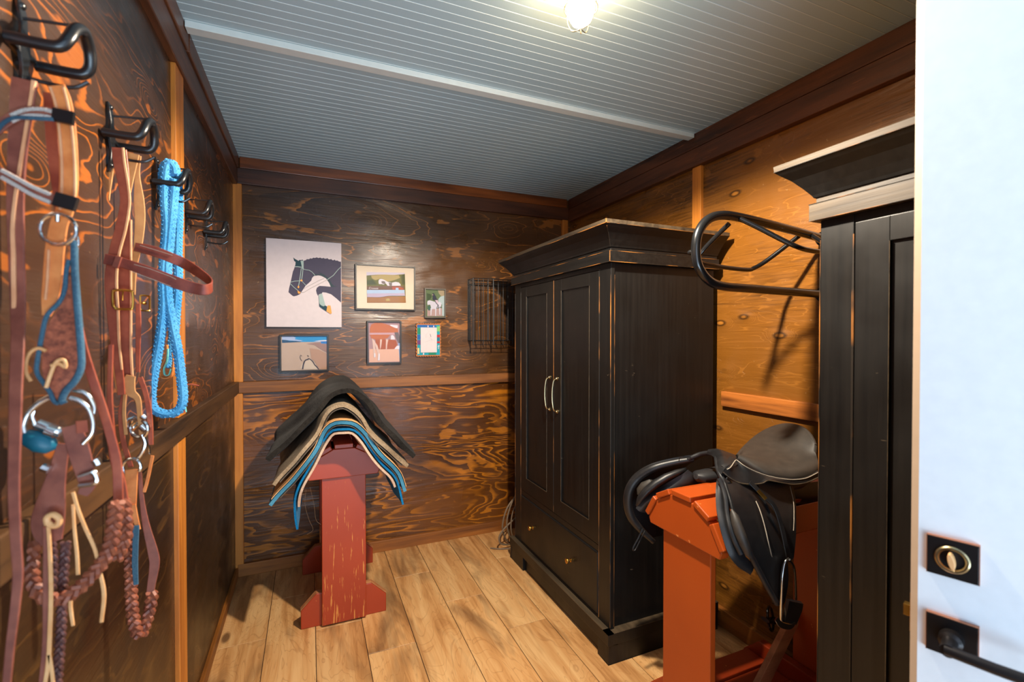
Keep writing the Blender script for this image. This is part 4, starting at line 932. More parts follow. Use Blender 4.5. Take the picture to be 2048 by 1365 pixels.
# beach ride
r, y = framed('framed photo of a wide beach seen between a horse\'s ears', -0.166, 0.108, 1.180, 1.404, 0.0095, M['frame_dk'])
sand = cmat('sand', 200, 170, 146); sand2 = cmat('warm_sand', 188, 144, 116); wet = cmat('wet_sand', 160, 122, 110); skb = cmat('beach_sky', 30, 146, 204); cloud = cmat('cloud', 176, 190, 220); hill = cmat('far_hills', 24, 72, 108); sea_ = cmat('sea_blue', 44, 120, 190); mane = cmat('dark_mane', 50, 36, 48); hc = cmat('horse_cream', 216, 194, 170)
L = [(sand, R4(-0.166, 0.108, 1.180, 1.404)),
 (skb, [(-0.1526,3.1080,1.3971),(0.1036,3.1080,1.3949),(0.1031,3.1080,1.3593),(-0.0470,3.1080,1.3591),(-0.1525,3.1080,1.3548)]),
 (cloud, [(-0.1526,3.1080,1.3961),(-0.0938,3.1080,1.3960),(-0.0777,3.1080,1.3861),(-0.0832,3.1080,1.3762),(-0.0379,3.1080,1.3681),(-0.0543,3.1080,1.3651),(-0.1190,3.1080,1.3704),(-0.1524,3.1080,1.3745)]),
 (hill, [(-0.1524,3.1080,1.3735),(-0.1297,3.1080,1.3724),(-0.1155,3.1080,1.3674),(-0.0760,3.1080,1.3662),(-0.0470,3.1080,1.3621),(-0.0507,3.1080,1.3591),(-0.1525,3.1080,1.3548)]),
 (sand, [(-0.1525,3.1080,1.3538),(-0.0507,3.1080,1.3597),(0.1031,3.1080,1.3589),(0.1029,3.1080,1.3328),(-0.1526,3.1080,1.3352)]),
 (ww, [(0.0228,3.1080,1.3638),(0.0601,3.1080,1.3696),(0.1031,3.1080,1.3715),(0.1031,3.1080,1.3644),(0.0601,3.1080,1.3616)]), (sea_, [(0.0601,3.1080,1.3632),(0.1031,3.1080,1.3644),(0.1030,3.1080,1.3471),(0.0638,3.1080,1.3494)]),
 (wet, [(-0.0179,3.1080,1.3479),(0.0265,3.1080,1.3557),(0.0601,3.1080,1.3565),(0.0638,3.1080,1.3484),(0.1030,3.1080,1.3460),(0.1028,3.1080,1.2880),(0.0636,3.1080,1.3129),(0.0264,3.1080,1.3396)]),
 (sand2, [(-0.0014,3.1080,1.3217),(0.0449,3.1080,1.3152),(0.1027,3.1080,1.2839),(0.1023,3.1080,1.1912),(0.0500,3.1080,1.1927),(0.0259,3.1080,1.2428),(0.0075,3.1080,1.2573),(0.0040,3.1080,1.2935)]),
 (hc, [(-0.0351,3.1080,1.1945),(-0.0331,3.1080,1.2221),(-0.0238,3.1080,1.2479),(-0.0054,3.1080,1.2575),(0.0093,3.1080,1.2431),(0.0258,3.1080,1.2166),(0.0443,3.1080,1.1922)]),
 (hc, [(-0.0551,3.1080,1.1987),(-0.0440,3.1080,1.2303),(-0.0368,3.1080,1.2261),(-0.0424,3.1080,1.1963)]),
 (mane, line([(-0.0073,3.1080,1.2535),(-0.0220,3.1080,1.2508),(-0.0303,3.1080,1.2420),(-0.0368,3.1080,1.2221),(-0.0415,3.1080,1.1947)], .0075)),
 (mane, line([(-0.0447,3.1080,1.2743),(-0.0511,3.1080,1.2814),(-0.0547,3.1080,1.2705),(-0.0521,3.1080,1.2564),(-0.0440,3.1080,1.2453)], .0028)), (mane, line([(-0.0136,3.1080,1.2787),(-0.0072,3.1080,1.2716)], .004)),
 (mane, line([(-0.0109,3.1080,1.2596),(0.0001,3.1080,1.2554),(0.0167,3.1080,1.2410),(0.0258,3.1080,1.2206),(0.0370,3.1080,1.2102),(0.0499,3.1080,1.1921)], .0048)),
]
print_mesh('print', r, L, y, 0.0003)

# ================================================================== SADDLE PADS
def pad(name_label, path, th, y0, y1, mat, lining=None, waves=0.004, name='saddle_pad', parts=(), sag=0.0, skew=0.0):
    """bent pad: cross-section path (x,z) through the ridge, draped along Y"""
    P = resample(catmull([(p[0], 0, p[2]) for p in path], 8), 44)
    base = min(p[2] for p in P)
    r = thing('saddle_pad', name_label, 'saddle pad', (P[22][0], (y0+y1)/2, P[22][2]), 'stacked saddle pads on the worn red stand')
    ny = 14
    def sheet(nm, off, t_, m, ya, yb, inset=0):
        b = MB(); b.mat(m); rows = []
        for j in range(ny+1):
            y = ya+(yb-ya)*j/ny; row = []
            for i in range(inset, len(P)-inset):
                a = P[max(i-1,0)]; c = P[min(i+1,len(P)-1)]; tx, tz = c[0]-a[0], c[2]-a[2]; l = math.hypot(tx, tz) or 1
                nx, nz = -tz/l, tx/l
                if nz < 0 and abs(nz) > 0.2: nx, nz = -nx, -nz
                e = off + waves*math.sin(i*0.7+y*23)*0.5 + waves*math.sin(i*0.31+y*11+1)
                s_ = j/ny
                row.append((P[i][0]+nx*e + skew*s_, y + 0.010*math.sin(i*0.5)*(1 if j == 0 else 0.2), P[i][2]+nz*e - sag*s_))
            rows.append(row)
        m_, n_ = len(rows), len(rows[0])
        # rounded slab: top and bottom sheets pulled together at the rim
        top, bot = [], []
        for j in range(m_):
            ta, ba = [], []
            for i in range(n_):
                x, yy, z = rows[j][i]
                a = rows[j][max(i-1,0)]; c = rows[j][min(i+1,n_-1)]; tx, tz = c[0]-a[0], c[2]-a[2]; l = math.hypot(tx, tz) or 1; nx, nz = -tz/l, tx/l
                if i > n_*0.5 and nx < 0 and abs(nz) < 0.3: nx, nz = -nx, -nz
                edge = min(i, n_-1-i, j*1.5, (m_-1-j)*1.5); h = t_/2*(0.62 if edge < 0.5 else 1.0)
                ta.append(b.bm.verts.new((x+nx*h, yy, z+nz*h))); ba.append(b.bm.verts.new((x-nx*h, yy, z-nz*h)))
            top.append(ta); bot.append(ba)
        for j in range(m_-1):
            for i in range(n_-1):
                b.face([top[j][i], top[j][i+1], top[j+1][i+1], top[j+1][i]]); b.face([bot[j][i], bot[j+1][i], bot[j+1][i+1], bot[j][i+1]])
        for i in range(n_-1): b.face([top[0][i], bot[0][i], bot[0][i+1], top[0][i+1]]); b.face([top[-1][i], top[-1][i+1], bot[-1][i+1], bot[-1][i]])
        for j in range(m_-1): b.face([top[j][0], top[j+1][0], bot[j+1][0], bot[j][0]]); b.face([top[j][-1], bot[j][-1], bot[j+1][-1], top[j+1][-1]])
        return b.obj(nm, None, r, smooth=True, sharp=60, bevel=0.0)
    sheet('body', 0, th, mat, y0, y1)
    for nm, off, t_, m, dy, ins in parts: sheet(nm, off, t_, m, y0+dy, y1, ins)
    return r
# deltas are measured on the front edge of the stack
pad('bright blue felt pad with cream lining, lowest of the stack', [(-0.0496,2.2500,0.5470),(-0.0593,2.2500,0.6036),(-0.0629,2.2500,0.6701),(-0.0467,2.2500,0.7339),(-0.0183,2.2500,0.7966),(0.0186,2.2500,0.8658),(0.0560,2.2500,0.9247),(0.0895,2.2500,0.9667),(0.1362,2.2500,0.9720),(0.1814,2.2500,0.9638),(0.2228,2.2500,0.9189),(0.2649,2.2500,0.8616),(0.3167,2.2500,0.7930),(0.3673,2.2500,0.7281),(0.3905,2.2500,0.6656),(0.4020,2.2500,0.5875)], 0.014, 2.256, 2.90, M['pad_blue2'], parts=(('cream_lining', -0.017, 0.016, M['pad_line'], 0.004, 4),))
pad('sky blue ribbed pad, second from the bottom of the stack', [(-0.1565,2.2500,0.6661),(-0.1099,2.2500,0.7203),(-0.0624,2.2500,0.7732),(-0.0181,2.2500,0.8342),(0.0229,2.2500,0.9010),(0.0603,2.2500,0.9691),(0.0981,2.2500,0.9999),(0.1448,2.2500,1.0032),(0.1837,2.2500,0.9911),(0.2229,2.2500,0.9512),(0.2672,2.2500,0.8940),(0.3168,2.2500,0.8306),(0.3627,2.2500,0.7737),(0.3930,2.2500,0.7250),(0.4116,2.2500,0.6508)], 0.023, 2.25, 2.89, M['pad_blue'], parts=(('straw_binding', 0.0125, 0.004, M['thong'], -0.001, 1), ('grey_backing', -0.0135, 0.007, M['pad_grey'], 0.003, 2)))
pad('beige fleece pad in the middle of the stack', [(-0.1407,2.2500,0.7503),(-0.0977,2.2500,0.8036),(-0.0541,2.2500,0.8556),(-0.0177,2.2500,0.9070),(0.0191,2.2500,0.9636),(0.0564,2.2500,1.0276),(0.0900,2.2500,1.0658),(0.1323,2.2500,1.0813),(0.1666,2.2500,1.0655),(0.2144,2.2500,1.0165),(0.2585,2.2500,0.9576),(0.3125,2.2500,0.8922),(0.3676,2.2500,0.8302),(0.4238,2.2500,0.7669)], 0.025, 2.252, 2.92, M['pad_beige'], waves=0.006, parts=(('felt_layer', -0.015, 0.008, M['pad_grey'], 0.004, 1),))
pad('charcoal felt pad on top of the stack', [(-0.1650,2.2500,0.8609),(-0.1167,2.2500,0.9056),(-0.0615,2.2500,0.9616),(-0.0213,2.2500,1.0111),(0.0195,2.2500,1.0613),(0.0609,2.2500,1.1057),(0.0987,2.2500,1.1328),(0.1454,2.2500,1.1464),(0.1842,2.2500,1.1400),(0.2279,2.2500,1.1033),(0.2655,2.2500,1.0547),(0.3105,2.2500,0.9909),(0.3632,2.2500,0.9254),(0.4099,2.2500,0.8665),(0.4550,2.2500,0.8116)], 0.034, 2.247, 2.95, M['pad_black'], waves=0.006)
pad('thin dark felt pad at the back of the stack, under the rail', [(-0.1494,2.6200,0.8256),(-0.0946,2.6200,0.8914),(-0.0364,2.6200,0.9634),(0.0229,2.6200,1.0367),(0.0833,2.6200,1.1114),(0.1249,2.6200,1.1252),(0.1944,2.6200,1.1115),(0.2834,2.6200,1.0400),(0.3617,2.6200,0.9673),(0.3961,2.6200,0.8881)], 0.014, 2.64, 3.03, M['pad_black'], waves=0.003)
hb = MB(); hb.mat(M['hair'])
for pts in ([(-0.0199,2.4000,0.6738),(-0.0245,2.4000,0.6036),(-0.0076,2.4000,0.5301),(0.0095,2.4000,0.4799),(-0.0166,2.4000,0.4605)], [(-0.0026,2.4000,0.6834),(0.0144,2.4000,0.5980),(0.0228,2.4000,0.5253),(0.0447,2.4000,0.4980)]): hb.tube(pts, 0.0006, 4, smooth=5)
ho = tag(hb.obj('loose_threads'), 'fine strands of loose hair hanging under the left side of the pad stack', 'threads'); ho['kind'] = 'stuff'

# ================================================================== SADDLE on the right-hand stand
sd = thing('saddle', 'black leather English saddle resting on the orange-red stand', 'saddle', (1.44, 1.207, 0.90))
# seat: near edge and far rim are joined by a dished, padded surface
sn = [(1.3297,1.1500,0.9849),(1.3446,1.1300,0.9768),(1.3624,1.1050,0.9622),(1.3889,1.0800,0.9453),(1.4426,1.0650,0.9336),(1.4888,1.0550,0.9301),(1.5378,1.0500,0.9309),(1.5691,1.0500,0.9324),(1.5977,1.0550,0.9383)]
sf = [(1.3720,1.1900,0.9738),(1.5027,1.2700,0.9768),(1.6449,1.3350,0.9931),(1.7345,1.3500,1.0134),(1.7602,1.3100,1.0362),(1.7359,1.2400,1.0496),(1.7089,1.1800,1.0467),(1.6747,1.1300,1.0314),(1.6509,1.1000,1.0083)]
def blend(a, c, u, dz): return [tuple(Vector(p)*(1-u)+Vector(q_)*u+Vector((0,0,dz))) for p, q_ in zip(a, c)]
b = MB(); b.mat(M['seat']); b.loft([[tuple(Vector(p)+Vector((0,0.006,-0.02))) for p in sn], sn, blend(sn, sf, .12, .007), blend(sn, sf, .5, -.004), blend(sn, sf, .88, .004), sf, [tuple(Vector(p)+Vector((.012,0.006,-0.03))) for p in sf]], 0.010, 30, 6); b.obj('seat', None, sd, smooth=True, sharp=80)
wu = [(1.2203,1.1000,0.9711),(1.2359,1.1000,0.9770),(1.2775,1.1200,0.9874),(1.2881,1.1200,0.9876),(1.2951,1.1000,0.9751),(1.3285,1.0850,0.9561),(1.3762,1.0700,0.9388),(1.4292,1.0550,0.9271),(1.4718,1.0500,0.9220),(1.5204,1.0450,0.9230),(1.5837,1.0450,0.9363)]
wl = [(1.2026,1.0980,0.9649),(1.2182,1.0880,0.9494),(1.2426,1.0780,0.9342),(1.2693,1.0700,0.9273),(1.2986,1.0640,0.9247),(1.3306,1.0600,0.9252),(1.3523,1.0550,0.9325),(1.4031,1.0500,0.9210),(1.4551,1.0450,0.9099),(1.5133,1.0400,0.9101),(1.5763,1.0400,0.9204)]
b = MB(); b.mat(M['saddle']); b.loft([[tuple(Vector(p)+Vector((0,.02,.006))) for p in wu], wu, blend(wu, wl, .5, .001), wl], 0.005, 40, 5); b.obj('skirt', None, sd, smooth=True)
b = MB(); b.mat(M['stitch']); b.tube([(p[0],p[1]-.004,p[2]+.001) for p in wu], 0.0013, 6, smooth=5); b.obj('welt_stitching', None, sd, smooth=True)
b = MB(); b.mat(M['worn_daylit_grey']); b.tube([(p[0],p[1]-.003,p[2]) for p in wl], 0.0022, 8, smooth=5); b.obj('skirt_welt', None, sd, smooth=True)
b = MB(); b.mat(M['saddle']); b.loft([[(1.3308,1.2800,0.9674),(1.3244,1.2550,0.9676),(1.2806,1.2000,0.9734),(1.2396,1.1550,0.9698),(1.2151,1.1250,0.9601),(1.2049,1.1000,0.9532)],[(1.3357,1.2800,0.9781),(1.3362,1.2500,0.9867),(1.3067,1.2000,0.9902),(1.2616,1.1500,0.9858),(1.2366,1.1250,0.9778),(1.2181,1.1000,0.9681)],[(1.4026,1.3000,0.9643),(1.3897,1.2600,0.9710),(1.3504,1.2000,0.9786),(1.3126,1.1600,0.9797),(1.2764,1.1300,0.9789),(1.2336,1.1000,0.9762)],[(1.4656,1.3000,0.9433),(1.4349,1.2500,0.9537),(1.3925,1.2000,0.9652),(1.3510,1.1600,0.9722),(1.3114,1.1300,0.9786),(1.2767,1.1100,0.9839)]], 0.012, 18, 6); b.obj('pommel', None, sd, smooth=True)
b = MB(); b.mat(M['saddle_soft']); b.tube([(1.3003,1.3700,0.9194),(1.3164,1.3450,0.9401),(1.3368,1.3200,0.9574),(1.3407,1.2800,0.9701),(1.3232,1.2400,0.9738),(1.2663,1.1800,0.9745),(1.2281,1.1400,0.9648),(1.2092,1.1100,0.9483),(1.2087,1.0932,0.9302),(1.2027,1.0778,0.9160),(1.1890,1.0538,0.8933),(1.1761,1.0271,0.8633),(1.1635,0.9904,0.8221),(1.1740,0.9750,0.7691)]+[(1.1988,0.9800,0.7350),(1.2477,0.9800,0.6594),(1.3002,0.9800,0.5842)], 0.0085, 12, smooth=6); b.obj('flap_roll', None, sd, smooth=True)
F = [[(1.2024,1.0900,0.9464)]+[(1.2418,1.0750,0.9299),(1.2972,1.0750,0.9117),(1.3427,1.0750,0.8895)], [(1.1780,1.0450,0.9053),(1.2396,1.0450,0.8922),(1.2944,1.0450,0.8767),(1.3441,1.0450,0.8552)], [(1.1671,1.0150,0.8563),(1.2256,1.0150,0.8397),(1.2905,1.0150,0.8217),(1.3396,1.0150,0.8061)], [(1.1792,0.9950,0.7947),(1.2293,0.9950,0.7800),(1.2874,0.9950,0.7667),(1.3406,0.9950,0.7542)], [(1.2070,0.9850,0.7313),(1.2492,0.9850,0.7171),(1.2967,0.9850,0.7110),(1.3478,0.9850,0.7074)], [(1.2502,0.9820,0.6579),(1.2827,0.9820,0.6359),(1.3156,0.9820,0.6226),(1.3489,0.9820,0.6403)], [(1.2979,0.9800,0.5877),(1.3090,0.9800,0.5760),(1.3201,0.9800,0.5719),(1.3311,0.9800,0.5833)]]
b = MB(); b.mat(M['saddle']); b.loft(F, 0.006, 16, 6); b.obj('flap', None, sd, smooth=True)
b = MB(); b.mat(M['stitch']); b.tube([(1.2754,1.0350,0.8826)]+[(1.2721,1.0180,0.8592)]+[(1.2697,1.0020,0.8252)]+[(1.2679,0.9850,0.7742),(1.2835,0.9850,0.7257),(1.2926,0.9850,0.6873)], 0.0014, 6, smooth=5); b.obj('flap_stitching', None, sd, smooth=True)
b = MB(); b.mat(M['saddle']); b.loft([[(1.3134,1.0700,0.9353),(1.4061,1.0700,0.9107),(1.4886,1.0700,0.8936)], [(1.3235,1.0450,0.8774),(1.3972,1.0450,0.8606),(1.4689,1.0450,0.8504)], [(1.3237,1.0150,0.8243),(1.3806,1.0150,0.8106),(1.4297,1.0150,0.8061)], [(1.3382,1.0000,0.7651),(1.3723,1.0000,0.7528),(1.4069,1.0000,0.7563)], [(1.3433,0.9900,0.7060),(1.3638,0.9900,0.6959),(1.3843,0.9900,0.7045)]], 0.006, 12, 6); b.obj('rear_flap', None, sd, smooth=True)
b = MB(); b.mat(M['stitch']); b.tube([(1.4677,1.0620,0.8969)]+[(1.4518,1.0380,0.8551)]+[(1.4156,1.0100,0.8182)]+[(1.3969,0.9980,0.7842)], 0.0009, 6, smooth=5); b.obj('rear_flap_stitching', None, sd, smooth=True)
b = MB(); b.mat(M['saddle_soft']); b.loft([[(1.5074,1.1000,0.8996),(1.5974,1.1000,0.8814),(1.7051,1.1000,0.8752)], [(1.5072,1.0850,0.8645),(1.5813,1.0850,0.8459),(1.6823,1.0850,0.8465)], [(1.5463,1.1000,0.8163),(1.6114,1.1000,0.8052),(1.7060,1.1000,0.8062)]], 0.008, 12, 5); b.obj('panel', None, sd, smooth=True)

b = MB(); b.mat(M['saddle_soft']); b.loft([[(1.1822,1.1000,0.9380),(1.1595,1.0842,0.9069),(1.1427,1.0666,0.8704),(1.1287,1.0440,0.8366),(1.1241,1.0250,0.7984),(1.1298,1.0150,0.7648)]+[(1.1363,1.0050,0.7418),(1.1649,1.0050,0.7125),(1.2149,1.0050,0.6799)], [(1.1829,1.0950,0.9426),(1.1725,1.0760,0.9141),(1.1581,1.0566,0.8715),(1.1452,1.0331,0.8349),(1.1420,1.0150,0.7993),(1.1475,1.0050,0.7688)]+[(1.1548,1.0000,0.7494),(1.1878,1.0000,0.7163),(1.2151,1.0000,0.6898)], [(1.1940,1.1000,0.9398),(1.2000,1.0792,0.9030),(1.1893,1.0607,0.8624),(1.1773,1.0372,0.8252),(1.1771,1.0200,0.7913),(1.1870,1.0100,0.7534)]+[(1.1894,1.0050,0.7408),(1.2146,1.0050,0.7179),(1.2275,1.0050,0.6972)]], 0.006, 22, 6); b.obj('sweat_flap', None, sd, smooth=True)
b = MB(); b.mat(M['saddle_soft']); b.tube([(1.1721,1.0850,0.9516),(1.1719,1.0696,0.9289),(1.1621,1.0488,0.8987),(1.1492,1.0312,0.8629),(1.1366,1.0086,0.8302),(1.1400,0.9950,0.7955),(1.1535,0.9850,0.7611)], 0.0070, 10, smooth=6); b.obj('panel_roll', None, sd, smooth=True)
b = MB(); b.mat(M['seat']); b.cushion([(*q_[:3], a_, c_) for q_, a_, c_ in zip([(1.1547,1.0202,0.8797),(1.1517,1.0112,0.8695),(1.1483,0.9990,0.8501),(1.1468,0.9850,0.8254),(1.1578,0.9800,0.7925),(1.1666,0.9750,0.7660),(1.1759,0.9750,0.7507)], (.003,.010,.014,.016,.016,.011,.003), (.003,.008,.012,.014,.013,.009,.003))], 16); b.obj('knee_block', None, sd, smooth=True)
FF = [[(1.3199,1.3450,0.9433)][0], [(1.2647,1.3900,0.9249)][0], [(1.2032,1.4300,0.9004)][0], [(1.1643,1.4700,0.8595)][0], [(1.1395,1.4900,0.8139)][0], [(1.1354,1.5000,0.7564)][0], [(1.1523,1.5000,0.6949)][0], [(1.1931,1.4900,0.6406)][0], [(1.2382,1.4700,0.5932)][0]]
rows = [[tuple(Vector(p)+Vector((u*w_, 0.004*math.sin(u*3)+0.012, 0.0))) for u in (0, .33, .66, 1)] for p, w_ in zip(FF, (.14, .20, .24, .25, .24, .22, .18, .12, .06))]
b = MB(); b.mat(M['saddle']); b.loft(rows, 0.006, 14, 5); b.obj('flap', None, sd, smooth=True)
b = MB(); b.mat(M['saddle']); b.tube([tuple(Vector(p)+Vector((.006,0,-.010))) + (r_,) for p, r_ in zip(FF, (.010,.013,.015,.017,.018,.018,.017,.014,.010))], 0.012, 14, smooth=6); b.obj('flap_roll', None, sd, smooth=True)
b = MB(); b.mat(M['saddle_soft']); b.loft([[(1.3040,1.3500,0.8938),(1.2554,1.3750,0.8578),(1.2090,1.4000,0.8206),(1.1629,1.4200,0.7902),(1.1359,1.4400,0.7438)],[(1.3373,1.3350,0.8669),(1.2766,1.3550,0.8377),(1.2160,1.3800,0.8130),(1.1704,1.4000,0.7801),(1.1400,1.4300,0.7376)],[(1.4044,1.3400,0.8259),(1.3318,1.3600,0.8136),(1.2603,1.3800,0.8032),(1.2092,1.4000,0.7824),(1.1665,1.4300,0.7278)]], 0.012, 20, 6); b.obj('sweat_flap', None, sd, smooth=True)
b = MB(); b.mat(M['saddle']); b.cushion([(*q_[:3], a_, c_) for q_, a_, c_ in zip([(1.3010,1.3600,0.8961),(1.2659,1.3650,0.8857),(1.2255,1.3800,0.8678),(1.1900,1.3950,0.8439),(1.1594,1.4100,0.8152),(1.1406,1.4250,0.7839),(1.1383,1.4400,0.7520)], (.006,.013,.016,.017,.016,.013,.006), (.005,.010,.013,.014,.013,.011,.005))], 16); b.obj('panel_roll', None, sd, smooth=True)
b = MB(); b.mat(M['seat']); b.cushion([(*q_[:3], a_, c_) for q_, a_, c_ in zip([(1.2258,1.4400,0.8430),(1.1986,1.4400,0.8384),(1.1799,1.4500,0.8220),(1.1685,1.4600,0.8006),(1.1612,1.4600,0.7837)], (.004,.016,.022,.018,.006), (.004,.010,.014,.012,.005))], 14); b.obj('knee_block', None, sd, smooth=True)
for s in (-1, 1):
    b = MB(); b.mat(M['saddle_soft']); b.cushion([(1.29,1.207+s*.09,.885,.01,.01),(1.31,1.207+s*.095,.88,.034,.022),(1.37,1.207+s*.09,.882,.040,.024),(1.45,1.207+s*.085,.885,.045,.026),(1.55,1.207+s*.09,.900,.050,.040),(1.61,1.207+s*.09,.93,.045,.05),(1.645,1.207+s*.08,.95,.02,.03)], 20)
    b.obj('under_panel', None, sd, smooth=True)

b = MB(); b.mat(M['iron']); b.tube([(1.2684,1.3600,0.9268),(1.2708,1.3600,0.9404),(1.2763,1.3500,0.9461),(1.3065,1.3400,0.9443)], 0.0016, 6); b.obj('dee_ring', None, sd)
b = MB(); b.mat(M['brass']); b.ribbon([p[:3]+(.012,) for p in [(1.2749,1.0280,0.9185),(1.2805,1.0180,0.9065),(1.2859,1.0080,0.8962)]], (1,0,.5), 0.004); b.obj('name_plate', None, sd)
b = MB(); b.mat(M['chrome']); b.ribbon([p[:3]+(.006,) for p in [(1.1949,1.0750,0.9533),(1.2170,1.0750,0.9370)]], (0,0,1), 0.003); b.obj('saddle_nail', None, sd)
b = MB(); b.mat(M['saddle']); b.ribbon([(p[0],p[1],p[2],.016) for p in [(1.2789,1.0600,0.9344)]+[(1.3040,1.0350,0.8991)]+[(1.3300,1.0150,0.8673)]+[(1.3355,0.9950,0.8142)]+[(1.3315,0.9750,0.7533),(1.3431,0.9750,0.7096)]], (1,0,0.2), 0.004); b.obj('stirrup_leather', None, sd, smooth=True)
b = MB(); b.mat(M['saddle']); b.tube([(1.1892,1.4700,0.6449),(1.1676,1.4700,0.6094),(1.1439,1.4700,0.5766),(1.1535,1.4700,0.5670),(1.1773,1.4700,0.5999),(1.2013,1.4700,0.6351)], 0.0028, 6, smooth=5); b.obj('girth_strap', None, sd)
# stirrup irons: near one clear, far one dark
def stirrup(c, s_, mat, nm):
    b = MB(); b.mat(mat); x, y, z = c
    b.tube([(x-.052*s_, y, z-.118*s_), (x-.056*s_, y, z-.08*s_), (x-.045*s_, y, z-.035*s_), (x-.02*s_, y, z-.006*s_), (x, y, z), (x+.02*s_, y, z-.006*s_), (x+.045*s_, y, z-.035*s_), (x+.056*s_, y, z-.08*s_), (x+.052*s_, y, z-.118*s_)], 0.0042, 10, smooth=6)
    b.box((x-.058*s_, y-.018, z-.128*s_), (x+.058*s_, y+.018, z-.118*s_))
    o = b.obj(nm, None, sd, smooth=True, sharp=40)
    b = MB(); b.mat(M['iron'])
    b.box((x-.048*s_, y-.019, z-.119*s_), (x+.048*s_, y+.019, z-.112*s_))
    for k in range(7): b.box((x-.045*s_+k*.0145*s_, y-.018, z-.113*s_), (x-.038*s_+k*.0145*s_, y+.018, z-.1095*s_))
    b.obj('tread', None, o)
    return o
p = Vector([(1.3775,1.0000,0.6951)][0])
b = MB(); b.mat(M['chrome'])
# the iron hangs turned, its side arm to the viewer
b.tube([(1.3293,0.9650,0.7228),(1.3139,0.9650,0.7136),(1.3033,0.9650,0.6793),(1.2995,0.9650,0.6195),(1.2980,0.9650,0.5517),(1.3070,0.9650,0.5267)], 0.0044, 10, smooth=6)
b.ribbon([(1.2671,0.9580,0.5585,0.0134),(1.2889,0.9580,0.5352,0.0179),(1.3284,0.9580,0.5194,0.0166),(1.3506,0.9580,0.5261,0.0091)], (0,0,1), 0.004)
st = b.obj('stirrup_iron', None, sd, smooth=True, sharp=40)
b = MB(); b.mat(M['iron']); b.tube([(1.3199,0.9550,0.7260),(1.3401,0.9550,0.6993),(1.3473,0.9550,0.6522),(1.3501,0.9550,0.5982)], 0.0034, 8, smooth=5)
b.loft([[(1.3069,0.9650,0.5359),(1.3605,0.9650,0.5166)], [(1.2992,0.9500,0.5852),(1.3636,0.9500,0.5642)], [(1.2939,0.9400,0.6187),(1.3556,0.9400,0.5957)]], 0.010, 8, 3)
b.obj('tread', None, st, smooth=True, sharp=40)
b = MB(); b.mat(M['iron']); b.ring([(1.7267,1.3300,0.2396)][0], 0.045, 0.005, (0.5,-1,0.2), sx=0.85); b.tube([(1.7408,1.3300,0.2982),(1.7371,1.3300,0.3775),(1.7453,1.3300,0.4377)], 0.004, 6); b.cushion([(*q[:3], .02, .008) for q in [(1.6819,1.3200,0.2519),(1.7138,1.3200,0.2360),(1.7460,1.3200,0.2364)]], 10); b.obj('stirrup_iron', None, sd, smooth=True)

# ================================================================== HOOKS on the left wall
HK = [0.940, 1.280, 1.620, 1.960, 2.300]
hl = ['first and nearest black bridle hook, holding the tan and beaded bridle', 'second black bridle hook, holding the chestnut bridle with brass buckles', 'third black bridle hook, holding the light blue rope', 'fourth black bridle hook, empty, second from the back wall', 'fifth black bridle hook, empty, closest to the back wall']
def hook(y, label):
    r = thing('bridle_hook', label, 'hook', (XL, y, 1.83), 'bridle hooks along the left wall')
    b = MB(); b.mat(M['iron'])
    b.ribbon([(-0.398, y, 1.903, .012), (-0.394, y, 1.885, .020), (-0.392, y, 1.86, .016), (-0.392, y, 1.83, .030), (-0.392, y, 1.80, .016), (-0.393, y, 1.775, .018), (-0.398, y, 1.755, .010)], (0,1,0), 0.005)
    for z in (1.893, 1.768): b.lathe([(0.006, 0), (0.0055, 0.002), (0.003, 0.004)], (-0.393, y, z), (1,0,0), 12)
    for s in (-1, 1): b.box((-0.397, y-0.043 if s < 0 else y, 1.822), (-0.390, y if s < 0 else y+0.043, 1.830))
    b.obj('back_plate', None, r, smooth=True, sharp=40)
    b = MB(); b.mat(M['iron_bar'])
    a_ = 0.040
    b.tube([(-0.394, y-a_, 1.825), (-0.350, y-a_, 1.823), (-0.334, y-a_, 1.826), (-0.326, y-a_*0.93, 1.840), (-0.323, y-a_*0.6, 1.862), (-0.322, y, 1.874), (-0.323, y+a_*0.6, 1.862), (-0.326, y+a_*0.93, 1.840), (-0.334, y+a_, 1.826), (-0.350, y+a_, 1.823), (-0.394, y+a_, 1.825)], 0.0085, 12, smooth=6)
    b.obj('arch_bar', None, r, smooth=True)
    b = MB(); b.mat(M['iron']); b.tube([(-0.394, y+0.002, 1.876), (-0.36, y+0.001, 1.878), (-0.322, y, 1.880)], 0.0024, 8); b.obj('top_rod', None, r, smooth=True)
    b = MB(); b.mat(M['iron']); b.tube([(-0.394, y+0.005, 1.79), (-0.36, y+0.006, 1.786), (-0.335, y+0.006, 1.787), (-0.318, y+0.006, 1.799)], 0.0032, 8, smooth=4); b.obj('lower_hook', None, r, smooth=True)
    return r
h0 = hook(HK[0], hl[0])
for y_, l_ in zip(HK[1:], hl[1:]): copy_thing(h0, (0, y_-HK[0], 0), l_)

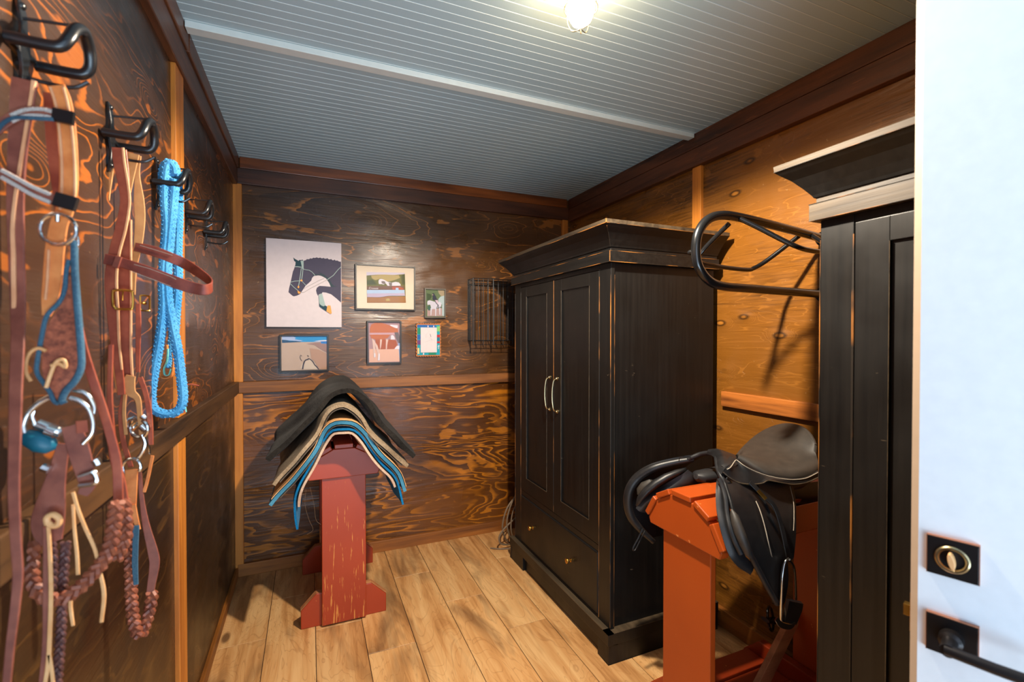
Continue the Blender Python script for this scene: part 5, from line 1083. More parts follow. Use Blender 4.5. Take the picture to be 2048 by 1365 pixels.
# ================================================================== LEAD ROPE (third hook)
lr = thing('lead_rope', 'light blue braided lead rope hanging in loops from the third hook', 'rope', (-0.36, 1.60, 1.84))
b = MB(); b.mat(M['rope']); rr = 0.0102
b.tube([(-0.3719,1.6000,1.7811),(-0.3761,1.6000,1.8295),(-0.3724,1.6000,1.8706),(-0.3630,1.6000,1.8859),(-0.3525,1.6000,1.8818)]+[(-0.3543,1.6400,1.8660)]+[(-0.3561,1.6700,1.8309),(-0.3554,1.6700,1.7572),(-0.3586,1.6700,1.6536),(-0.3580,1.6700,1.5649),(-0.3636,1.6700,1.4759),(-0.3678,1.6700,1.4092)], rr, 10, smooth=8)
b.tube([(-0.3424,1.5850,1.8504),(-0.3457,1.5850,1.8694),(-0.3538,1.5850,1.8794),(-0.3620,1.5850,1.8699),(-0.3668,1.5850,1.8332),(-0.3684,1.5850,1.7775),(-0.3654,1.5850,1.7084),(-0.3694,1.5850,1.6386),(-0.3746,1.5850,1.5548),(-0.3741,1.5850,1.4714),(-0.3851,1.5850,1.3739),(-0.3983,1.5850,1.2908),(-0.4044,1.5850,1.2287),(-0.3967,1.5850,1.1936),(-0.3670,1.5850,1.1791),(-0.3401,1.5850,1.1900),(-0.3304,1.5850,1.2248),(-0.3358,1.5850,1.2958),(-0.3424,1.5850,1.3595),(-0.3536,1.5850,1.4298),(-0.3635,1.5850,1.4995),(-0.3652,1.5850,1.5832),(-0.3576,1.5850,1.6813),(-0.3500,1.5850,1.7657),(-0.3448,1.5850,1.8361)], rr, 10, smooth=8)
b.tube([(-0.3635,1.6300,1.4450),(-0.3663,1.6300,1.3873),(-0.3727,1.6300,1.3369),(-0.3764,1.6300,1.3082)], 0.0065, 10, smooth=6)
b.obj('rope', None, lr, smooth=True)
b = MB(); b.mat(M['rope_light'])
b.braid([(-0.3719,1.6000,1.7811),(-0.3761,1.6000,1.8295),(-0.3724,1.6000,1.8706),(-0.3630,1.6000,1.8859),(-0.3525,1.6000,1.8818)]+[(-0.3543,1.6400,1.8660)]+[(-0.3561,1.6700,1.8309),(-0.3554,1.6700,1.7572),(-0.3586,1.6700,1.6536),(-0.3580,1.6700,1.5649),(-0.3636,1.6700,1.4759),(-0.3678,1.6700,1.4092)], 0.0114, 0.026)
b.braid([(-0.3424,1.5850,1.8504),(-0.3457,1.5850,1.8694),(-0.3538,1.5850,1.8794),(-0.3620,1.5850,1.8699),(-0.3668,1.5850,1.8332),(-0.3684,1.5850,1.7775),(-0.3654,1.5850,1.7084),(-0.3694,1.5850,1.6386),(-0.3746,1.5850,1.5548),(-0.3741,1.5850,1.4714),(-0.3851,1.5850,1.3739),(-0.3983,1.5850,1.2908),(-0.4044,1.5850,1.2287),(-0.3967,1.5850,1.1936),(-0.3670,1.5850,1.1791),(-0.3401,1.5850,1.1900),(-0.3304,1.5850,1.2248),(-0.3358,1.5850,1.2958),(-0.3424,1.5850,1.3595),(-0.3536,1.5850,1.4298),(-0.3635,1.5850,1.4995),(-0.3652,1.5850,1.5832),(-0.3576,1.5850,1.6813),(-0.3500,1.5850,1.7657),(-0.3448,1.5850,1.8361)], 0.0114, 0.026)
b.braid([(-0.3635,1.6300,1.4450),(-0.3663,1.6300,1.3873),(-0.3727,1.6300,1.3369),(-0.3764,1.6300,1.3082)], 0.0082, 0.02)
b.obj('rope_weave', None, lr, smooth=True)
b = MB(); b.mat(M['lea_or']); b.ribbon([(-0.3725,1.6100,1.3733,0.0099),(-0.3739,1.6100,1.3421,0.0099),(-0.3847,1.6100,1.3097,0.0113),(-0.3872,1.6100,1.2857,0.0113),(-0.3756,1.6100,1.2782,0.0114),(-0.3626,1.6100,1.2849,0.0114),(-0.3564,1.6100,1.3161,0.0100),(-0.3585,1.6100,1.3504,0.0086)], (0.35,1,0), 0.0035); b.obj('leather_popper', None, lr, smooth=True)
b = MB(); b.mat(M['aqua']); b.ribbon([(-0.3696,1.6070,1.3620,0.0071),(-0.3722,1.6070,1.3280,0.0071),(-0.3793,1.6070,1.3055,0.0071),(-0.3771,1.6070,1.2884,0.0071),(-0.3678,1.6070,1.2881,0.0071),(-0.3629,1.6070,1.3050,0.0071)], (0.35,1,0), 0.002); b.ribbon([(-0.3356,1.6000,1.2662,0.0071),(-0.3335,1.6000,1.2303,0.0086),(-0.3290,1.6000,1.1799,0.0086)], (1,0,0), 0.002); b.obj('rawhide_lining', None, lr, smooth=True)
b = MB(); b.mat(M['lea_red']); b.ribbon([(-0.3428,1.6000,1.2593,0.0114),(-0.3383,1.6000,1.2163,0.0114),(-0.3326,1.6000,1.1787,0.0114)], (1,0,0), 0.003); b.tube([(-0.3333,1.6000,1.2532),(-0.3165,1.6000,1.2596),(-0.2947,1.6000,1.2544)], 0.0022, 6, smooth=4); b.obj('leather_tip', None, lr, smooth=True)

# ================================================================== BRIDLE on the second hook
W = (1, 0, 0)
b2 = thing('bridle', 'chestnut leather bridle with square brass buckles and braided reins, on the second hook', 'bridle', (-0.36, 1.26, 1.84))
def part(par, nm, mat, fn, smooth=True):
    b = MB(); b.mat(mat); fn(b); return b.obj(nm, None, par, smooth=smooth, sharp=40)
class Each:
    """records each shape call so that every piece becomes a part of its own"""
    def __init__(s): s.calls = []
    def __getattr__(s, k): return lambda *a, **kw: s.calls.append((k, a, kw))
def parts(par, nm, mat, fn):
    e = Each(); fn(e)
    for k, a, kw in e.calls: part(par, nm, mat, lambda b: getattr(b, k)(*a, **kw))
part(b2, 'crown_strap', M['lea_red'], lambda b: b.ribbon([(-0.3680,1.2360,1.7940,0.0210),(-0.3657,1.2360,1.7640,0.0210),(-0.3586,1.2360,1.7125,0.0179),(-0.3572,1.2360,1.6759,0.0169),(-0.3652,1.2360,1.6225,0.0190),(-0.3766,1.2360,1.5692,0.0189),(-0.3820,1.2360,1.5165,0.0210),(-0.3792,1.2360,1.4538,0.0210),(-0.3763,1.2360,1.3908,0.0168),(-0.3701,1.2360,1.3274,0.0148),(-0.3663,1.2360,1.2744,0.0127)], W, 0.004))
part(b2, 'cheek_strap', M['lea_red'], lambda b: b.ribbon([(-0.3637,1.2500,1.7956,0.0128),(-0.3591,1.2500,1.7325,0.0128),(-0.3613,1.2500,1.6684,0.0171),(-0.3618,1.2500,1.6044,0.0192),(-0.3625,1.2500,1.5190,0.0214),(-0.3623,1.2500,1.4334,0.0214),(-0.3620,1.2500,1.3691,0.0214),(-0.3607,1.2500,1.3047,0.0215)], W, 0.004))
parts(b2, 'strap_edge', M['lea_edge'], lambda b: [b.ribbon([(-0.3590,1.2340,1.7947,0.0042),(-0.3567,1.2340,1.7647,0.0042),(-0.3503,1.2340,1.7130,0.0042),(-0.3489,1.2340,1.6763,0.0042),(-0.3562,1.2340,1.6229,0.0042),(-0.3676,1.2340,1.5695,0.0042),(-0.3722,1.2340,1.5168,0.0042),(-0.3702,1.2340,1.4539,0.0042),(-0.3690,1.2340,1.3907,0.0042),(-0.3644,1.2340,1.3274,0.0032)], W, 0.0045), b.ribbon([(-0.3500,1.2460,1.6473,0.0032),(-0.3507,1.2460,1.5618,0.0032),(-0.3513,1.2460,1.4763,0.0032),(-0.3522,1.2460,1.3691,0.0043),(-0.3501,1.2460,1.3047,0.0043)], W, 0.0045)])
parts(b2, 'suede_strap', M['lea_tan'], lambda b: [b.ribbon([(-0.3586,1.3000,1.8056,0.0201),(-0.3644,1.3000,1.7581,0.0134),(-0.3701,1.3000,1.7185,0.0111)], W, 0.003), b.ribbon([(-0.3513,1.3100,1.8057,0.0068),(-0.3553,1.3100,1.7624,0.0090),(-0.3530,1.3100,1.7065,0.0192),(-0.3515,1.3100,1.6616,0.0192),(-0.3556,1.3100,1.6048,0.0158),(-0.3634,1.3100,1.5480,0.0102),(-0.3657,1.3100,1.4916,0.0090)], W, 0.003)])
part(b2, 'back_strap', M['lea_tan'], lambda b: b.ribbon([(-0.3949,1.2900,1.7726,0.0087),(-0.4042,1.2900,1.6953,0.0087),(-0.4099,1.2900,1.6297,0.0087),(-0.4131,1.2900,1.5535,0.0098),(-0.4112,1.2900,1.4775,0.0098),(-0.4031,1.2900,1.4013,0.0098),(-0.3916,1.2900,1.3134,0.0099),(-0.3850,1.2900,1.2690,0.0088)], W, 0.004))
part(b2, 'browband', M['lea_dk'], lambda b: b.ribbon([(-0.3889,1.2250,1.5583,0.0217),(-0.3650,1.2250,1.5536,0.0209),(-0.3381,1.2250,1.5448,0.0211),(-0.3079,1.2250,1.5327,0.0235),(-0.2726,1.2250,1.5172,0.0260),(-0.2362,1.2250,1.5046,0.0253),(-0.2110,1.2250,1.5012,0.0233)]+[(-0.2037,1.2500,1.5128,0.0205)]+[(-0.2184,1.2800,1.5313,0.0209)]+[(-0.2621,1.3100,1.5641,0.0234),(-0.2959,1.3100,1.5806,0.0231),(-0.3289,1.3100,1.5932,0.0228),(-0.3612,1.3100,1.5999,0.0203)], (0,0,1), 0.0035))
parts(b2, 'browband_stitching', M['stitch'], lambda b: [b.tube([(-0.3390,1.2225,1.5496),(-0.3116,1.2225,1.5417),(-0.2764,1.2225,1.5276),(-0.2657,1.2225,1.5216)], 0.0006, 4), b.tube([(-0.3442,1.2225,1.5347),(-0.3117,1.2225,1.5215),(-0.2748,1.2225,1.5061)], 0.0006, 4), b.tube([(-0.3512,1.3070,1.6035),(-0.3141,1.3070,1.5926),(-0.2904,1.3070,1.5851)], 0.0006, 4)])
parts(b2, 'keeper', M['lea_pu'], lambda b: b.ribbon([(-0.3710,1.2200,1.5536,0.0249),(-0.3619,1.2200,1.5510,0.0250)], (0,0,1), 0.007))
k_ = Vector([(-0.3598,1.2280,1.4748)][0])
part(b2, 'brass_buckle', M['brass'], lambda b: [b.tube([tuple(k_+Vector((x*.0165, 0, z*.0195))) for x, z in ((-.7,-1),(.7,-1),(1,-.7),(1,.7),(.7,1),(-.7,1),(-1,.7),(-1,-.7))], 0.0027, 8, closed=True, smooth=3), b.tube([tuple(k_+Vector((0,0,.0195))), tuple(k_+Vector((0,-.004,-.002)))], 0.0014, 6)])
k2 = Vector([(-0.3438,1.3100,1.4730)][0])
part(b2, 'brass_buckle', M['brass'], lambda b: [b.tube([tuple(k2+Vector((x*.006, x*.01, z*.017))) for x, z in ((-.7,-1),(.7,-1),(1,-.7),(1,.7),(.7,1),(-.7,1),(-1,.7),(-1,-.7))], 0.002, 8, closed=True, smooth=3), b.lathe([(0.004,0),(0.003,0.008),(0.001,0.010)], tuple(k2), (-0.3,-1,0), 10)])
parts(b2, 'curb_strap', M['lea_red'], lambda b: [b.ribbon([(-0.3458,1.2700,1.4693,0.0088),(-0.3453,1.2700,1.4233,0.0099),(-0.3466,1.2700,1.3684,0.0088),(-0.3470,1.2700,1.3190,0.0077)], W, 0.003), b.ribbon([(-0.3662,1.2500,1.2727,0.0096),(-0.3717,1.2500,1.2302,0.0096),(-0.3687,1.2500,1.1763,0.0096),(-0.3603,1.2500,1.1378,0.0097),(-0.3553,1.2500,1.1157,0.0097)], W, 0.003), b.ribbon([(-0.3381,1.2500,1.3093,0.0097),(-0.3278,1.2500,1.2708,0.0098),(-0.3211,1.2500,1.2158,0.0098),(-0.3197,1.2500,1.1610,0.0087)], W, 0.003)])
parts(b2, 'bit_loop', M['lea_tan'], lambda b: [b.ribbon([(-0.3509,1.2400,1.3138,0.0171),(-0.3545,1.2400,1.3000,0.0213),(-0.3512,1.2400,1.2785,0.0171),(-0.3392,1.2400,1.2618,0.0107),(-0.3361,1.2400,1.2186,0.0086),(-0.3346,1.2400,1.1861,0.0065)], W, 0.004), b.ribbon([(-0.3593,1.2450,1.3051,0.0086),(-0.3630,1.2450,1.2732,0.0064),(-0.3650,1.2450,1.2305,0.0064),(-0.3620,1.2450,1.1874,0.0064)], W, 0.003)])
part(b2, 'snaffle_bit', M['chrome'], lambda b: [b.ring([(-0.3393,1.2450,1.1985)][0], 0.019, 0.0042, (-0.5,-1,0)), b.ring([(-0.3556,1.2600,1.2101)][0], 0.010, 0.004, (0.4,-1,0.3)), b.tube([(-0.3455,1.2500,1.2609),(-0.3386,1.2500,1.2410),(-0.3405,1.2500,1.2216)], 0.004, 8), b.cushion([(*q[:3], .006, .006) for q in [(-0.3325,1.2400,1.2269),(-0.3291,1.2400,1.2224),(-0.3256,1.2400,1.2200)]], 10), b.cushion([(*q[:3], .008, .008) for q in [(-0.3344,1.2400,1.2055),(-0.3301,1.2400,1.2009),(-0.3266,1.2400,1.1963)]], 10)])
part(b2, 'shank', M['chrome'], lambda b: [b.tube([(-0.3328,1.2400,1.1860),(-0.3277,1.2400,1.1661),(-0.3331,1.2400,1.1482),(-0.3411,1.2400,1.1350)], 0.0042, 8, smooth=4), b.ring([(-0.3502,1.2350,1.1190)][0], 0.0175, 0.0036, (-0.3,-1,0), a0=-30, a1=230), b.tube([(-0.3268,1.2500,1.1726),(-0.3233,1.2500,1.1559),(-0.3217,1.2500,1.1415)], 0.0025, 6)])
parts(b2, 'rein_strap', M['lea_or'], lambda b: [b.ribbon([(-0.3502,1.2350,1.1136,0.0224),(-0.3514,1.2350,1.0710,0.0213),(-0.3526,1.2350,1.0284,0.0192),(-0.3546,1.2350,0.9987,0.0128)], W, 0.0035), b.ribbon([(-0.3474,1.2320,1.0393,0.0106),(-0.3425,1.2320,1.0065,0.0096),(-0.3383,1.2320,0.9843,0.0086)], W, 0.003), b.ribbon([(-0.3172,1.2500,1.1366,0.0066),(-0.3265,1.2500,1.0851,0.0065),(-0.3330,1.2500,1.0586,0.0065)], W, 0.003)])
parts(b2, 'rein_strap', M['lea_pu'], lambda b: b.ribbon([(-0.3406,1.2500,1.1031,0.0087),(-0.3366,1.2500,1.0427,0.0087),(-0.3300,1.2500,0.9870,0.0131),(-0.3179,1.2500,0.9245,0.0186),(-0.3154,1.2500,0.8965,0.0187),(-0.3212,1.2500,0.8535,0.0153),(-0.3240,1.2500,0.8320,0.0142)], W, 0.003))
part(b2, 'blue_grey_strap', M['blue_cord'], lambda b: b.ribbon([(-0.3415,1.2280,0.9949,0.0117),(-0.3427,1.2280,0.9545,0.0106),(-0.3438,1.2280,0.9119,0.0106),(-0.3425,1.2280,0.8688,0.0085)], W, 0.003))
parts(b2, 'braided_rein', M['braid'], lambda b: [b.braid([(-0.3569,1.2400,0.9897),(-0.3556,1.2400,0.9411),(-0.3543,1.2400,0.8870),(-0.3539,1.2400,0.8330),(-0.3499,1.2400,0.7834),(-0.3423,1.2400,0.7489)], 0.0105, 0.042), b.braid([(-0.3195,1.2500,0.8366),(-0.3233,1.2500,0.8043),(-0.3307,1.2500,0.7730),(-0.3398,1.2500,0.7456)], 0.0105, 0.042)])

# ================================================================== BRIDLE on the nearest hook
b1 = thing('bridle', 'tan show bridle with beaded browband, tooled cheek piece and ring bit, on the nearest hook', 'bridle', (-0.36, 0.93, 1.84))
part(b1, 'long_rein', M['lea_pu'], lambda b: b.ribbon([(-0.3721,0.8950,1.7654,0.0286),(-0.3751,0.8950,1.7364,0.0271),(-0.3787,0.8950,1.6931,0.0235),(-0.3817,0.8950,1.6501,0.0207),(-0.3839,0.8950,1.5931,0.0192),(-0.3835,0.8950,1.5221,0.0178),(-0.3826,0.8950,1.4509,0.0171)]+[(-0.3746,0.8750,1.3939,0.0147)]+[(-0.3687,0.8550,1.3257,0.0137)]+[(-0.3639,0.8400,1.2599,0.0127)]+[(-0.3620,0.8320,1.1948,0.0120),(-0.3607,0.8320,1.1277,0.0113),(-0.3591,0.8320,1.0805,0.0107),(-0.3626,0.8320,1.0343,0.0100),(-0.3680,0.8320,0.9820,0.0093),(-0.3726,0.8320,0.9230,0.0086)], W, 0.004))
part(b1, 'rein_edge', M['lea_edge'], lambda b: b.ribbon([(-0.3611,0.8920,1.7648,0.0057),(-0.3658,0.8920,1.7297,0.0036),(-0.3843,0.8920,1.5781,0.0043),(-0.3855,0.8920,1.5073,0.0050),(-0.3858,0.8920,1.4222,0.0050),(-0.3889,0.8920,1.3227,0.0043)], W, 0.004))
part(b1, 'cheek_strap', M['lea_or'], lambda b: b.ribbon([(-0.3394,0.9000,1.7661,0.0205),(-0.3334,0.9000,1.7469,0.0214),(-0.3297,0.9000,1.7183,0.0221),(-0.3271,0.9000,1.6820,0.0215),(-0.3263,0.9000,1.6453,0.0215),(-0.3272,0.9000,1.6157,0.0215),(-0.3314,0.9000,1.5857,0.0207),(-0.3384,0.9000,1.5629,0.0206),(-0.3433,0.9000,1.5258,0.0220),(-0.3459,0.9000,1.4890,0.0220),(-0.3496,0.9000,1.4522,0.0191),(-0.3537,0.9000,1.4287,0.0102)], W, 0.0035))
parts(b1, 'strap_edge', M['lea_edge'], lambda b: [b.ribbon([(-0.3450,0.8970,1.7613,0.0029),(-0.3391,0.8970,1.7371,0.0029),(-0.3355,0.8970,1.7014,0.0029),(-0.3331,0.8970,1.6580,0.0029),(-0.3335,0.8970,1.6140,0.0029),(-0.3360,0.8970,1.5845,0.0029)], W, 0.0035), b.ribbon([(-0.3304,0.8970,1.7644,0.0029),(-0.3255,0.8970,1.7398,0.0029),(-0.3213,0.8970,1.7039,0.0030),(-0.3188,0.8970,1.6601,0.0030),(-0.3186,0.8970,1.6159,0.0030),(-0.3211,0.8970,1.5897,0.0030)], W, 0.0035), b.ribbon([(-0.3489,0.8970,1.5249,0.0029),(-0.3509,0.8970,1.4811,0.0029),(-0.3534,0.8970,1.4519,0.0029)], W, 0.0035)])
part(b1, 'back_strap', M['lea_red'], lambda b: b.ribbon([(-0.3653,0.9450,1.7719,0.0138),(-0.3634,0.9450,1.7311,0.0154),(-0.3614,0.9450,1.6856,0.0154),(-0.3582,0.9450,1.6477,0.0139),(-0.3562,0.9450,1.6095,0.0108),(-0.3552,0.9450,1.5865,0.0093)], W, 0.003))
part(b1, 'beaded_browband', M['lea_pu'], lambda b: [b.ribbon([(-0.3168,0.8880,1.7200,0.0146),(-0.3314,0.8880,1.7194,0.0160),(-0.3507,0.8880,1.7202,0.0158),(-0.3696,0.8880,1.7159,0.0156),(-0.3856,0.8880,1.7045,0.0141),(-0.4013,0.8880,1.6850,0.0139),(-0.4169,0.8880,1.6563,0.0138)]+[(-0.4037,0.8700,1.6349,0.0136),(-0.3887,0.8700,1.6235,0.0137),(-0.3734,0.8700,1.6139,0.0152),(-0.3553,0.8700,1.6023,0.0154),(-0.3366,0.8700,1.5933,0.0156),(-0.3147,0.8700,1.5901,0.0143)], (0,0,1), 0.004)])
def beads(b):
    for path in ([(-0.3345,0.8845,1.7210),(-0.3493,0.8845,1.7232),(-0.3681,0.8845,1.7189),(-0.3830,0.8845,1.7084)], [(-0.3346,0.8845,1.7123),(-0.3494,0.8845,1.7139),(-0.3682,0.8845,1.7104),(-0.3820,0.8845,1.7002)], [(-0.3861,0.8665,1.6261),(-0.3719,0.8665,1.6178),(-0.3538,0.8665,1.6070),(-0.3352,0.8665,1.5988)], [(-0.3862,0.8665,1.6166),(-0.3720,0.8665,1.6075),(-0.3539,0.8665,1.5959),(-0.3353,0.8665,1.5876)]):
        b.braid(path, 0.0024, 0.008, 5)
parts(b1, 'bead_row', M['bead'], beads)
parts(b1, 'keeper', M['bronze'], lambda b: [b.ribbon([(-0.3384,0.8860,1.7187,0.0187),(-0.3149,0.8860,1.7165,0.0190)], (0,0,1), 0.008), b.ribbon([(-0.3304,0.8680,1.5935,0.0198),(-0.3068,0.8680,1.5876,0.0201)], (0,0,1), 0.009)])
part(b1, 'blue_cord', M['blue_cord'], lambda b: b.tube([(-0.3366,0.8840,1.7110),(-0.3573,0.8840,1.7087),(-0.3786,0.8840,1.7055),(-0.3917,0.8840,1.6948),(-0.4022,0.8840,1.6743)], 0.0028, 8, smooth=5))
parts(b1, 'silver_buckle', M['chrome'], lambda b: [b.ring([(-0.3359,0.8900,1.5545)][0], 0.0225, 0.0028, (-0.2,-1,0), sx=1.0), b.tube([(-0.3347,0.8860,1.5747),(-0.3348,0.8860,1.5646)], 0.0028, 8), b.ring([(-0.3232,0.9000,1.5384)][0], 0.012, 0.002, (-0.8,-1,0), a0=-70, a1=90)])
part(b1, 'tooled_cheek_piece', M['lea_tool'], lambda b: b.loft([[(-0.3288,0.9000,1.4936),(-0.3236,0.9000,1.4939),(-0.3196,0.9000,1.4918)], [(-0.3330,0.8980,1.4526),(-0.3250,0.8980,1.4513),(-0.3169,0.8980,1.4531)], [(-0.3495,0.8960,1.4155),(-0.3337,0.8960,1.4119),(-0.3154,0.8960,1.4158)], [(-0.3546,0.8940,1.3791),(-0.3356,0.8940,1.3752),(-0.3138,0.8940,1.3786)], [(-0.3560,0.8940,1.3464),(-0.3370,0.8940,1.3422),(-0.3170,0.8940,1.3452)], [(-0.3470,0.8960,1.3204),(-0.3380,0.8960,1.3170),(-0.3300,0.8960,1.3211)], [(-0.3434,0.8980,1.3008),(-0.3406,0.8980,1.2992),(-0.3378,0.8980,1.3012)]], 0.004, 12, 5))
parts(b1, 'blue_piping', M['blue_cord'], lambda b: [b.tube([(-0.3249,0.8930,1.5113),(-0.3285,0.8930,1.4927),(-0.3304,0.8930,1.4670),(-0.3368,0.8930,1.4485),(-0.3504,0.8930,1.4285),(-0.3562,0.8930,1.4009),(-0.3609,0.8930,1.3684),(-0.3622,0.8930,1.3467),(-0.3546,0.8930,1.3298),(-0.3481,0.8930,1.3171),(-0.3437,0.8930,1.3037),(-0.3381,0.8930,1.2997)], 0.0030, 8, smooth=6), b.tube([(-0.3184,0.8930,1.5397),(-0.3187,0.8930,1.5043),(-0.3168,0.8930,1.4601),(-0.3143,0.8930,1.4157),(-0.3123,0.8930,1.3786),(-0.3125,0.8930,1.3526),(-0.3196,0.8930,1.3328),(-0.3301,0.8930,1.3184),(-0.3347,0.8930,1.3054),(-0.3325,0.8930,1.2994)], 0.0046, 10, smooth=6)])
parts(b1, 'thong_tie', M['thong'], lambda b: [b.tube([(-0.3492,0.8860,1.3778),(-0.3579,0.8860,1.3815),(-0.3666,0.8860,1.3752),(-0.3710,0.8860,1.3617),(-0.3707,0.8860,1.3453),(-0.3659,0.8860,1.3345)], 0.0024, 8, smooth=5), b.tube([(-0.3489,0.8840,1.3246),(-0.3444,0.8840,1.3417),(-0.3387,0.8840,1.3589),(-0.3331,0.8840,1.3646),(-0.3280,0.8840,1.3630),(-0.3270,0.8840,1.3535),(-0.3342,0.8840,1.3588),(-0.3431,0.8840,1.3561)], 0.0026, 8, smooth=5)])
part(b1, 'ring_bit', M['chrome'], lambda b: [b.tube([(-0.3774,0.8950,1.2600),(-0.3784,0.8950,1.2716),(-0.3733,0.8950,1.2871),(-0.3623,0.8950,1.3009),(-0.3512,0.8950,1.3090),(-0.3444,0.8950,1.3101)], 0.0040, 10, smooth=6), b.tube([(-0.3245,0.8900,1.3082),(-0.3142,0.8900,1.3032),(-0.3050,0.8900,1.2930),(-0.3005,0.8900,1.2815),(-0.2982,0.8900,1.2664),(-0.3007,0.8900,1.2516),(-0.3102,0.8900,1.2390)], 0.0036, 10, smooth=6), b.tube([(-0.3294,0.9100,1.3181),(-0.3170,0.9100,1.3137),(-0.3082,0.9100,1.3041),(-0.3035,0.9100,1.2901),(-0.3042,0.9100,1.2802)], 0.0036, 10, smooth=6), b.tube([(-0.3688,0.9000,1.2904),(-0.3706,0.9000,1.2810),(-0.3668,0.9000,1.2698),(-0.3635,0.9000,1.2696)], 0.0028, 8, smooth=4), b.tube([(-0.3646,0.9000,1.2711),(-0.3541,0.9000,1.2652),(-0.3378,0.9000,1.2557)], 0.0075, 12), b.cushion([(*q[:3], .009, .009) for q in [(-0.3519,0.8930,1.2626),(-0.3469,0.8930,1.2600),(-0.3419,0.8930,1.2574)]], 10)])
part(b1, 'teal_bit_guard', M['teal'], lambda b: b.cushion([(*q[:3], a_, a_) for q, a_ in zip([(-0.3790,0.9000,1.2577),(-0.3725,0.9000,1.2513),(-0.3615,0.9000,1.2430),(-0.3504,0.9000,1.2376),(-0.3436,0.9000,1.2355)], (.008, .013, .015, .012, .004))], 14))
parts(b1, 'curb_strap', M['lea_pu'], lambda b: [b.ribbon([(-0.3248,0.8930,1.2664,0.0222),(-0.3193,0.8930,1.2451,0.0252),(-0.3137,0.8930,1.2185,0.0253),(-0.3092,0.8930,1.1956,0.0224),(-0.3059,0.8930,1.1764,0.0195),(-0.3119,0.8930,1.1622,0.0134)], W, 0.004), b.ribbon([(-0.3356,0.9000,1.2392,0.0148),(-0.3416,0.9000,1.2086,0.0192),(-0.3476,0.9000,1.1759,0.0266),(-0.3523,0.9000,1.1470,0.0353),(-0.3548,0.9000,1.1252,0.0382),(-0.3538,0.9000,1.1080,0.0338),(-0.3506,0.9000,1.0949,0.0251)], W, 0.004)])
part(b1, 'strap_tab', M['lea_red'], lambda b: b.ribbon([(-0.3112,0.8890,1.2735,0.0133),(-0.3102,0.8890,1.2556,0.0133)], W, 0.003))
parts(b1, 'silver_buckle', M['chrome'], lambda b: [b.ribbon([(-0.3149,0.8860,1.1915,0.0037),(-0.2975,0.8860,1.1968,0.0045)], (0,0,1), 0.004), b.tube([(-0.3139,0.8860,1.1780),(-0.2977,0.8860,1.1789),(-0.2929,0.8860,1.1843),(-0.2952,0.8860,1.1936),(-0.2987,0.8860,1.1970)], 0.0040, 8, smooth=4), b.cushion([(*q[:3], .006, .006) for q in [(-0.2963,0.8900,1.2137),(-0.2940,0.8900,1.2097),(-0.2929,0.8900,1.2058)]], 8), b.cushion([(*q[:3], .006, .006) for q in [(-0.3567,0.8900,1.2092),(-0.3523,0.8900,1.2065),(-0.3490,0.8900,1.2047)]], 8)])
parts(b1, 'braided_rein', M['braid'], lambda b: [b.braid([(-0.3717,0.9000,1.0986),(-0.3742,0.9000,1.0661),(-0.3712,0.9000,1.0362),(-0.3603,0.9000,1.0161),(-0.3451,0.9000,1.0083),(-0.3249,0.9000,1.0158),(-0.3071,0.9000,1.0340),(-0.2920,0.9000,1.0539),(-0.2815,0.9000,1.0789),(-0.2776,0.9000,1.1091),(-0.2736,0.9000,1.1432)], 0.0092, 0.036), b.braid([(-0.2914,0.9900,1.1205),(-0.2890,0.9900,1.0859),(-0.2906,0.9900,1.0520),(-0.3031,0.9900,1.0201)], 0.009, 0.036)])
parts(b1, 'diagonal_strap', M['lea_red'], lambda b: [b.ribbon([(-0.3262,0.9300,1.4125,0.0077),(-0.3216,0.9300,1.3777,0.0101),(-0.3122,0.9300,1.3347,0.0117),(-0.3003,0.9300,1.2871,0.0118),(-0.2895,0.9300,1.2389,0.0119),(-0.2822,0.9300,1.1944,0.0127),(-0.2808,0.9300,1.1384,0.0127)], W, 0.004), b.ribbon([(-0.3069,0.9900,1.3842,0.0067),(-0.3090,0.9900,1.2917,0.0076),(-0.3056,0.9900,1.2071,0.0118),(-0.2966,0.9900,1.1552,0.0136),(-0.2921,0.9900,1.1206,0.0136)], W, 0.004)])
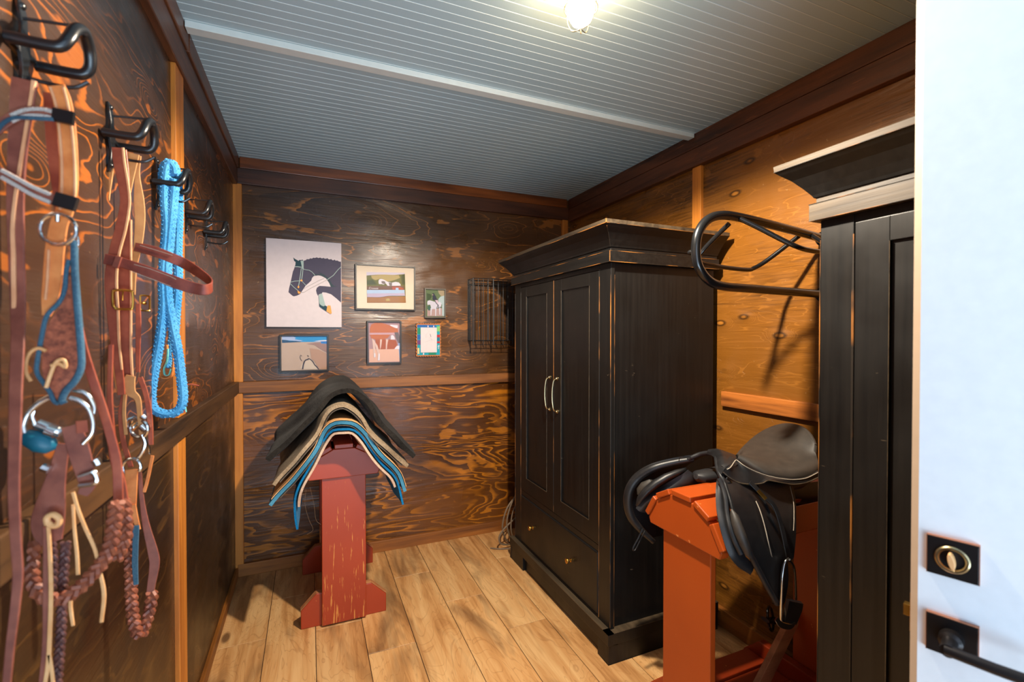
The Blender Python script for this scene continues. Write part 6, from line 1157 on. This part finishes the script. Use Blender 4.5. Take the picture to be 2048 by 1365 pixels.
parts(b1, 'braided_rein', M['braid_dk'], lambda b: [b.braid([(-0.3421,0.9200,1.0853),(-0.3447,0.9200,1.0513),(-0.3475,0.9200,0.9984),(-0.3491,0.9200,0.9529),(-0.3519,0.9200,0.9077),(-0.3558,0.9200,0.8553)], 0.006, 0.030), b.braid([(-0.3567,0.9100,1.0956),(-0.3547,0.9100,1.0653),(-0.3562,0.9100,1.0281),(-0.3621,0.9100,0.9994)], 0.0065, 0.030)])
parts(b1, 'knotted_thong', M['thong'], lambda b: [b.tube([(-0.3489,0.8850,1.1262),(-0.3499,0.8850,1.1365),(-0.3432,0.8850,1.1398),(-0.3366,0.8850,1.1330),(-0.3378,0.8850,1.1244),(-0.3445,0.8850,1.1240),(-0.3489,0.8850,1.1291)], 0.0042, 8, smooth=5), b.ribbon([(-0.3488,0.8860,1.1243,0.0043),(-0.3475,0.8860,1.0818,0.0044),(-0.3468,0.8860,1.0306,0.0051),(-0.3485,0.8860,0.9725,0.0051),(-0.3512,0.8860,0.9220,0.0051),(-0.3571,0.8860,0.8799,0.0043)], W, 0.003), b.ribbon([(-0.3499,0.8860,0.9363,0.0044),(-0.3468,0.8860,0.9098,0.0044),(-0.3449,0.8860,0.8761,0.0044)], W, 0.003)])
part(b1, 'dark_strand', M['lea_pu'], lambda b: b.ribbon([(-0.3527,0.8890,1.1216,0.0065),(-0.3532,0.8890,1.0743,0.0065),(-0.3537,0.8890,1.0160,0.0073),(-0.3554,0.8890,0.9505,0.0065),(-0.3616,0.8890,0.8791,0.0058)], W, 0.003))
parts(b1, 'tie_thong', M['thong'], lambda b: [b.ribbon([(-0.3259,0.9000,1.1656,0.0045),(-0.3203,0.9000,1.1386,0.0045),(-0.3112,0.9000,1.1069,0.0045),(-0.3008,0.9000,1.0747,0.0046),(-0.2951,0.9000,1.0392,0.0046),(-0.2906,0.9000,1.0037,0.0053),(-0.2940,0.9000,0.9622,0.0046)], W, 0.003), b.ribbon([(-0.3297,0.9100,1.1441,0.0038),(-0.3283,0.9100,1.1059,0.0038),(-0.3257,0.9100,1.0674,0.0045),(-0.3248,0.9100,1.0367,0.0046)], W, 0.003), b.ribbon([(-0.3332,0.9150,1.0131,0.0046),(-0.3358,0.9150,0.9907,0.0046),(-0.3331,0.9150,0.9579,0.0038)], W, 0.003)])
